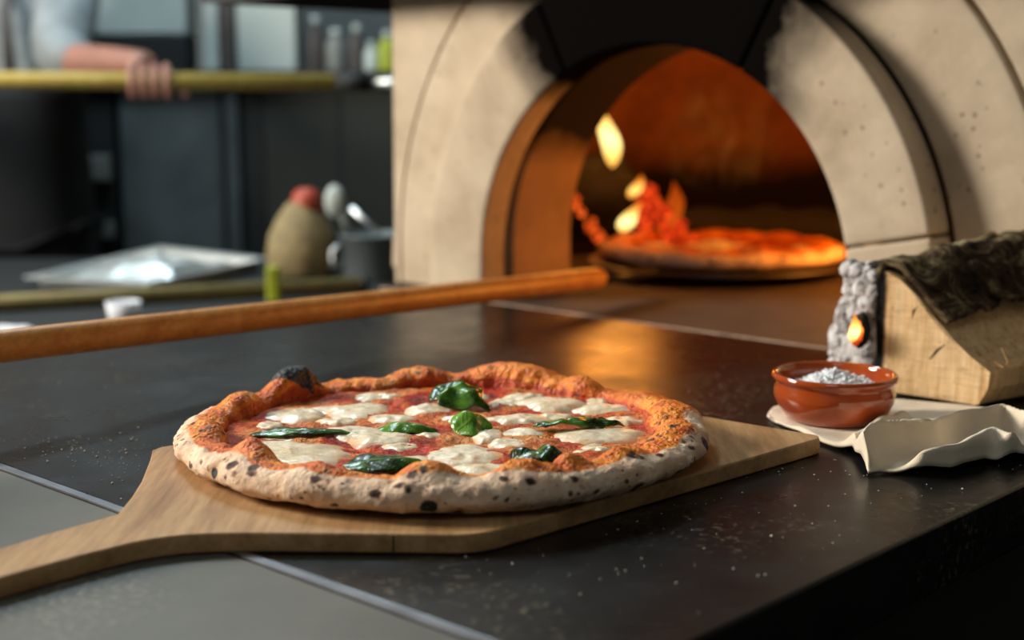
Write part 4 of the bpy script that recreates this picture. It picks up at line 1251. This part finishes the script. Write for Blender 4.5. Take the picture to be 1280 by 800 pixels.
cab = thing('steel_cabinet', 'grey brushed steel kitchen cabinet with narrow pale edge post, behind the chef', 'cabinet', (-.83, YB, FLOOR))
bx(-.945, -.70, FLOOR, .25).build('door', M['steel_dull'], cab, bevel=.006)
bx(-.690, -.655, FLOOR, .25, YB - .01).build('corner_post', M['steel_dull'], cab, bevel=.006)
cab2 = thing('dark_cabinet', 'dark green-grey kitchen cabinet between the steel post and the oven', 'cabinet', (-.40, YB, FLOOR))
bx(-.645, -.60, FLOOR, .245).build('side_panel', M['blackish'], cab2)
bx(-.598, -.10, FLOOR, .245).build('door', M['greenish'], cab2, bevel=.004)
bx(-.42, -.415, FLOOR + .2, .245, YB - .004, .004).build('door_seam', M['blackish'], cab2)
cab3 = thing('dark_cabinet', 'near-black equipment cabinet with a small pale control box, just right of the apron', 'cabinet', (-1.2, YB, FLOOR))
bx(-1.9, -.96, FLOOR, .25).build('carcass', M['blackish'], cab3)
bx(-1.055, -.965, .025, .085, YB - .03, .03).build('control_box', M['label'], cab3, bevel=.004)
bx(-1.03, -.962, -.115, -.075, YB - .03, .03).build('shelf_lip', M['label'], cab3, bevel=.004)
bx(-1.075, -1.050, FLOOR + .1, .24, YB - .012, .012).build('door_edge', M['grey_cloth'], cab3)
sh = tag(bx(-1.9, -.10, .25, .285, YB - .03, .30).build('shelf', M['blackish'], bevel=.003), 'long dark shelf above the cabinets at upper left', 'shelf')
SZ = .285


def onshelf(name, x0, x1, h, mat, label, cat, dz=0, y=YB):
    return tag(bx(x0, x1, SZ + dz, SZ + dz + h, y, .12).build(name, mat, bevel=.004), label, cat)


onshelf('storage_box', -.655, -.515, .26, M['white'], 'large white storage box on the dark shelf', 'box')
onshelf('storage_box', -.735, -.700, .16, M['white'], 'narrow white upright box on the shelf left of the large white box', 'box')
onshelf('cutting_board', -.698, -.660, .24, M['brown'], 'dark brown board standing between two white boxes on the shelf', 'board')
onshelf('storage_box', -1.0, -.775, .085, M['blackish'], 'low black box on the shelf carrying the wide bright box behind the cook hand', 'box')
onshelf('storage_box', -1.0, -.775, .20, M['white'], 'wide bright white box on top of the low black box above the cook hand', 'box', dz=.086)
for x, h, r, mk, lb in ((-.475, .13, .022, 'brown', 'brown bottle on the shelf just right of the large white box'), (-.425, .10, .026, 'label', 'squat pale jar on the shelf among the bottles'), (-.375, .11, .020, 'brown', 'slim brown bottle third along the shelf right of the white box'),
                        (-.340, .07, .018, 'white', 'short white jar on the shelf beside the yellow-green bottle'), (-.300, .095, .024, 'yellowgreen', 'yellow-green bottle at the right end of the shelf by the oven')):
    bt = thing('bottle' if h > .09 else 'jar', lb, 'bottle' if h > .09 else 'jar', (x, YB + .05, SZ))
    MB().lathe([(0, 0), (r, 0), (r * 1.02, .004), (r, h * .62), (r * .5, h * .8), (r * .42, h * .84), (0, h * .84)], (x, YB + .05, SZ), 24).build('body', M[mk], bt, smooth=True)
    MB().lathe([(0, h * .84), (r * .5, h * .84), (r * .5, h), (0, h)], (x, YB + .05, SZ), 20).build('cap', M['white'], bt, smooth=True)
# ceiling light fixtures; the one behind the camera is an added fill
for (x, y, sx, sy, lb) in ((-.75, 2.55, .48, .2, 'flat ceiling light panel above the back table'), (-.35, -.7, .37, .37, 'added flat fill light panel, unseen behind the camera')):
    cl = thing('ceiling_or_fill_light', lb, 'light', (x, y, CEIL - .03))
    MB().box(x - sx, x + sx, y - sy, y + sy, CEIL - .03, CEIL).build('frame', M['frame'], cl)
    MB().box(x - sx + .02, x + sx - .02, y - sy + .02, y + sy - .02, CEIL - .034, CEIL - .0305).build('diffuser', M['panel_light'], cl)


# ------------------------------------------------------------------ the chef
def skin(name, pts, edges, rad, mat, parent, root=0, sub=2, roots=()):
    o0 = wloc(parent) if parent else Vector((0, 0, 0))
    me = bpy.data.meshes.new(name)
    me.from_pydata([tuple(Vector(p) - o0) for p in pts], edges, [])
    o = bpy.data.objects.new(name, me); C.objects.link(o); o.parent = parent
    me.materials.append(mat)
    md = o.modifiers.new('skin', 'SKIN'); md.use_smooth_shade = True
    for v, r in zip(me.skin_vertices[0].data, rad):
        v.radius = (r, r) if not isinstance(r, tuple) else r
        v.use_root = False
    me.skin_vertices[0].data[root].use_root = True
    for q in roots: me.skin_vertices[0].data[q].use_root = True
    s = o.modifiers.new('sub', 'SUBSURF'); s.levels = sub; s.render_levels = sub
    return o


CX, CY = -1.10, 3.13
chef = thing('person', 'cook in pale jacket and black apron holding a yellow pole at far left', 'person', (CX, CY, FLOOR))
pts = []; rad = []; ed = []; roots = []


def P_(p, r, link=None):
    pts.append(p); rad.append(r)
    if link is not None: ed.append((link, len(pts) - 1))
    return len(pts) - 1


pel = P_((CX, CY, .00), (.16, .11))
spn = P_((CX, CY + .01, .18), (.14, .10), pel)
cst = P_((CX, CY, .38), (.16, .11), spn)
nkb = P_((CX, CY + .01, .52), (.06, .06), cst)
nkt = P_((CX, CY - .005, .60), .050, nkb)
hd_ = P_((CX + .01, CY - .03, .68), (.075, .088), nkt)
hdt = P_((CX + .01, CY - .02, .77), (.066, .078), hd_)
sR = P_((-.94, 3.12, .46), .062, cst); eR = P_((-.925, 2.93, .295), .045, sR); wR = P_((-.752, 2.795, .292), (.026, .030), eR)
hR = P_((-.690, 2.765, .288), (.040, .024), wR)
sL = P_((-1.26, 3.12, .46), .062, cst); eL = P_((-1.36, 2.93, .27), .045, sL); wL = P_((-1.24, 2.76, .285), .028, eL); hL = P_((-1.185, 2.73, .285), (.038, .024), wL)
for sgn in (-1, 1):
    hp_ = P_((CX + .09 * sgn, CY, -.08), .085, pel); kn = P_((CX + .10 * sgn, CY - .01, -.48), .058, hp_); an = P_((CX + .10 * sgn, CY + .02, -.87), .040, kn)
    P_((CX + .11 * sgn, CY - .12, -.915), .035, an)
# five fingers of each hand curl over the pole (pole axis is nearly x)
poleA = Vector((-1.75, 2.70, .262)); poleB = Vector((-.335, 2.745, .254))


def pole_y(x): return poleA.y + (poleB.y - poleA.y) * (x - poleA.x) / (poleB.x - poleA.x)
def pole_z(x): return poleA.z + (poleB.z - poleA.z) * (x - poleA.x) / (poleB.x - poleA.x)


for base_x, dirx in ((-.690, 1), (-1.185, 1)):
    for q, (dx, ln) in enumerate(((.036, .95), (.014, 1.05), (-.008, 1.0), (-.030, .85))):
        x = base_x + dx; py, pz_ = pole_y(x), pole_z(x)
        r0 = P_((x - .004, py + .012, pz_ + .028), .0085); roots.append(r0)
        a1 = P_((x + .004, py - .020 * ln, pz_ + .022), .0082, r0)
        a2 = P_((x + .006, py - .029 * ln, pz_ - .006), .0078, a1)
        a3 = P_((x + .004, py - .016, pz_ - .028), .0072, a2)
        P_((x + .002, py + .004, pz_ - .029), .0062, a3)
    th = P_((base_x + .020, pole_y(base_x) + .014, pole_z(base_x) + .020), .0115); roots.append(th)
    b1 = P_((base_x + .050, pole_y(base_x) + .014, pole_z(base_x) + .004), .0105, th)
    b2 = P_((base_x + .066, pole_y(base_x) + .004, pole_z(base_x) - .018), .0090, b1)
    P_((base_x + .074, pole_y(base_x) - .008, pole_z(base_x) - .030), .0080, b2)
skin('body', pts, ed, rad, M['skin'], chef, 0, 2, roots)
# face
hx, hy, hz = CX + .01, CY - .03, .70
lumpy('nose', (hx, hy - .093, hz - .005), .016, (.7, 1, 1.1), M['skin'], 2, .05, 2, chef)
for s in (-1, 1):
    lumpy('eye', (hx + .030 * s, hy - .078, hz + .022), .011, (1.1, .6, .7), M['white_cloth'], 3, 0, 2, chef)
    lumpy('ear', (hx + .078 * s, hy + .005, hz + .005), .022, (.4, .8, 1.2), M['skin'], 4, .05, 2, chef)
lumpy('mouth', (hx, hy - .080, hz - .045), .016, (1.3, .5, .35), M['red'], 5, .03, 2, chef)
lumpy('hair', (hx, hy + .018, hz + .050), .088, (.98, 1.05, .85), M['hair'], 6, .06, 3, chef)
# clothes over the body
jp = [(CX, CY, -.02), (CX, CY + .01, .18), (CX, CY, .38), (CX, CY + .01, .50), (-.94, 3.12, .465), (-.925, 2.93, .297), (-.845, 2.868, .296), (-1.26, 3.12, .465), (-1.36, 2.93, .272), (-1.30, 2.845, .278)]
skin('jacket', jp, [(0, 1), (1, 2), (2, 3), (2, 4), (4, 5), (5, 6), (2, 7), (7, 8), (8, 9)], [(.175, .125), (.155, .115), (.175, .125), (.085, .08), .078, .062, .050, .078, .062, .050], M['jacket'], chef, 0)
tp_ = [(CX, CY, .02), (CX + .09, CY, -.08), (CX + .10, CY - .01, -.48), (CX + .10, CY + .02, -.86), (CX - .09, CY, -.08), (CX - .10, CY - .01, -.48), (CX - .10, CY + .02, -.86)]
skin('trousers', tp_, [(0, 1), (1, 2), (2, 3), (0, 4), (4, 5), (5, 6)], [(.18, .13), .10, .075, .062, .10, .075, .062], M['apron'], chef, 0)
for s in (-1, 1):
    lumpy('shoe', (CX + .11 * s, CY - .06, FLOOR + .037), .06, (.8, 2.1, .62), M['black'], 7, .05, 2, chef, flat=FLOOR + .001)
# apron: curved sheet in front
V = []; na, nzp = 20, 26
for i in range(nzp + 1):
    zz = .245 - i / nzp * .68
    for k in range(na + 1):
        g = (k / na * 2 - 1) * 1.35
        rx_ = .185 + .02 * i / nzp; V.append((CX + rx_ * math.sin(g), CY + .02 - .175 * math.cos(g) - .01 * math.sin(zz * 9), zz))
F = [(i * (na + 1) + k, (i + 1) * (na + 1) + k, (i + 1) * (na + 1) + k + 1, i * (na + 1) + k + 1) for i in range(nzp) for k in range(na)]
ap = mesh('apron', V, F, M['apron'], chef, smooth=True); ap.modifiers.new('t', 'SOLIDIFY').thickness = .004
MB().tube([(CX - .06, CY - .14, .26), (CX - .05, CY - .12, .40), (CX - .055, CY - .03, .535)], .012, 8).build('apron_strap', M['grey_cloth'], chef, smooth=True)
MB().tube([(CX + .06, CY - .14, .26), (CX + .05, CY - .12, .40), (CX + .055, CY - .03, .535)], .012, 8).build('apron_strap', M['grey_cloth'], chef, smooth=True)
# pole in the cook's hands
pp = thing('metal_peel', 'yellow wooden pole with black ferrule and small steel head held by the cook', 'peel', tuple(poleA))
dp_ = (poleB - poleA).normalized()
MB().tube([poleA, poleB], [.0165, .0150], 20).build('pole', M['pole3'], pp, smooth=True)
MB().tube([poleB, poleB + dp_ * .064], [.0185, .0170], 20).build('ferrule', M['black'], pp, smooth=True)
MB().tube([poleB + dp_ * .064, poleB + dp_ * .20], [.010, .009], 14).build('shaft', M['steel'], pp, smooth=True)
e = poleB + dp_ * .30
MB().prism([(e.x + .11 * math.cos(a), e.y + .11 * math.sin(a)) for a in np.linspace(0, 2 * PI, 40, endpoint=False)], e.z - .001, e.z + .001).build('head', M['steel'], pp)
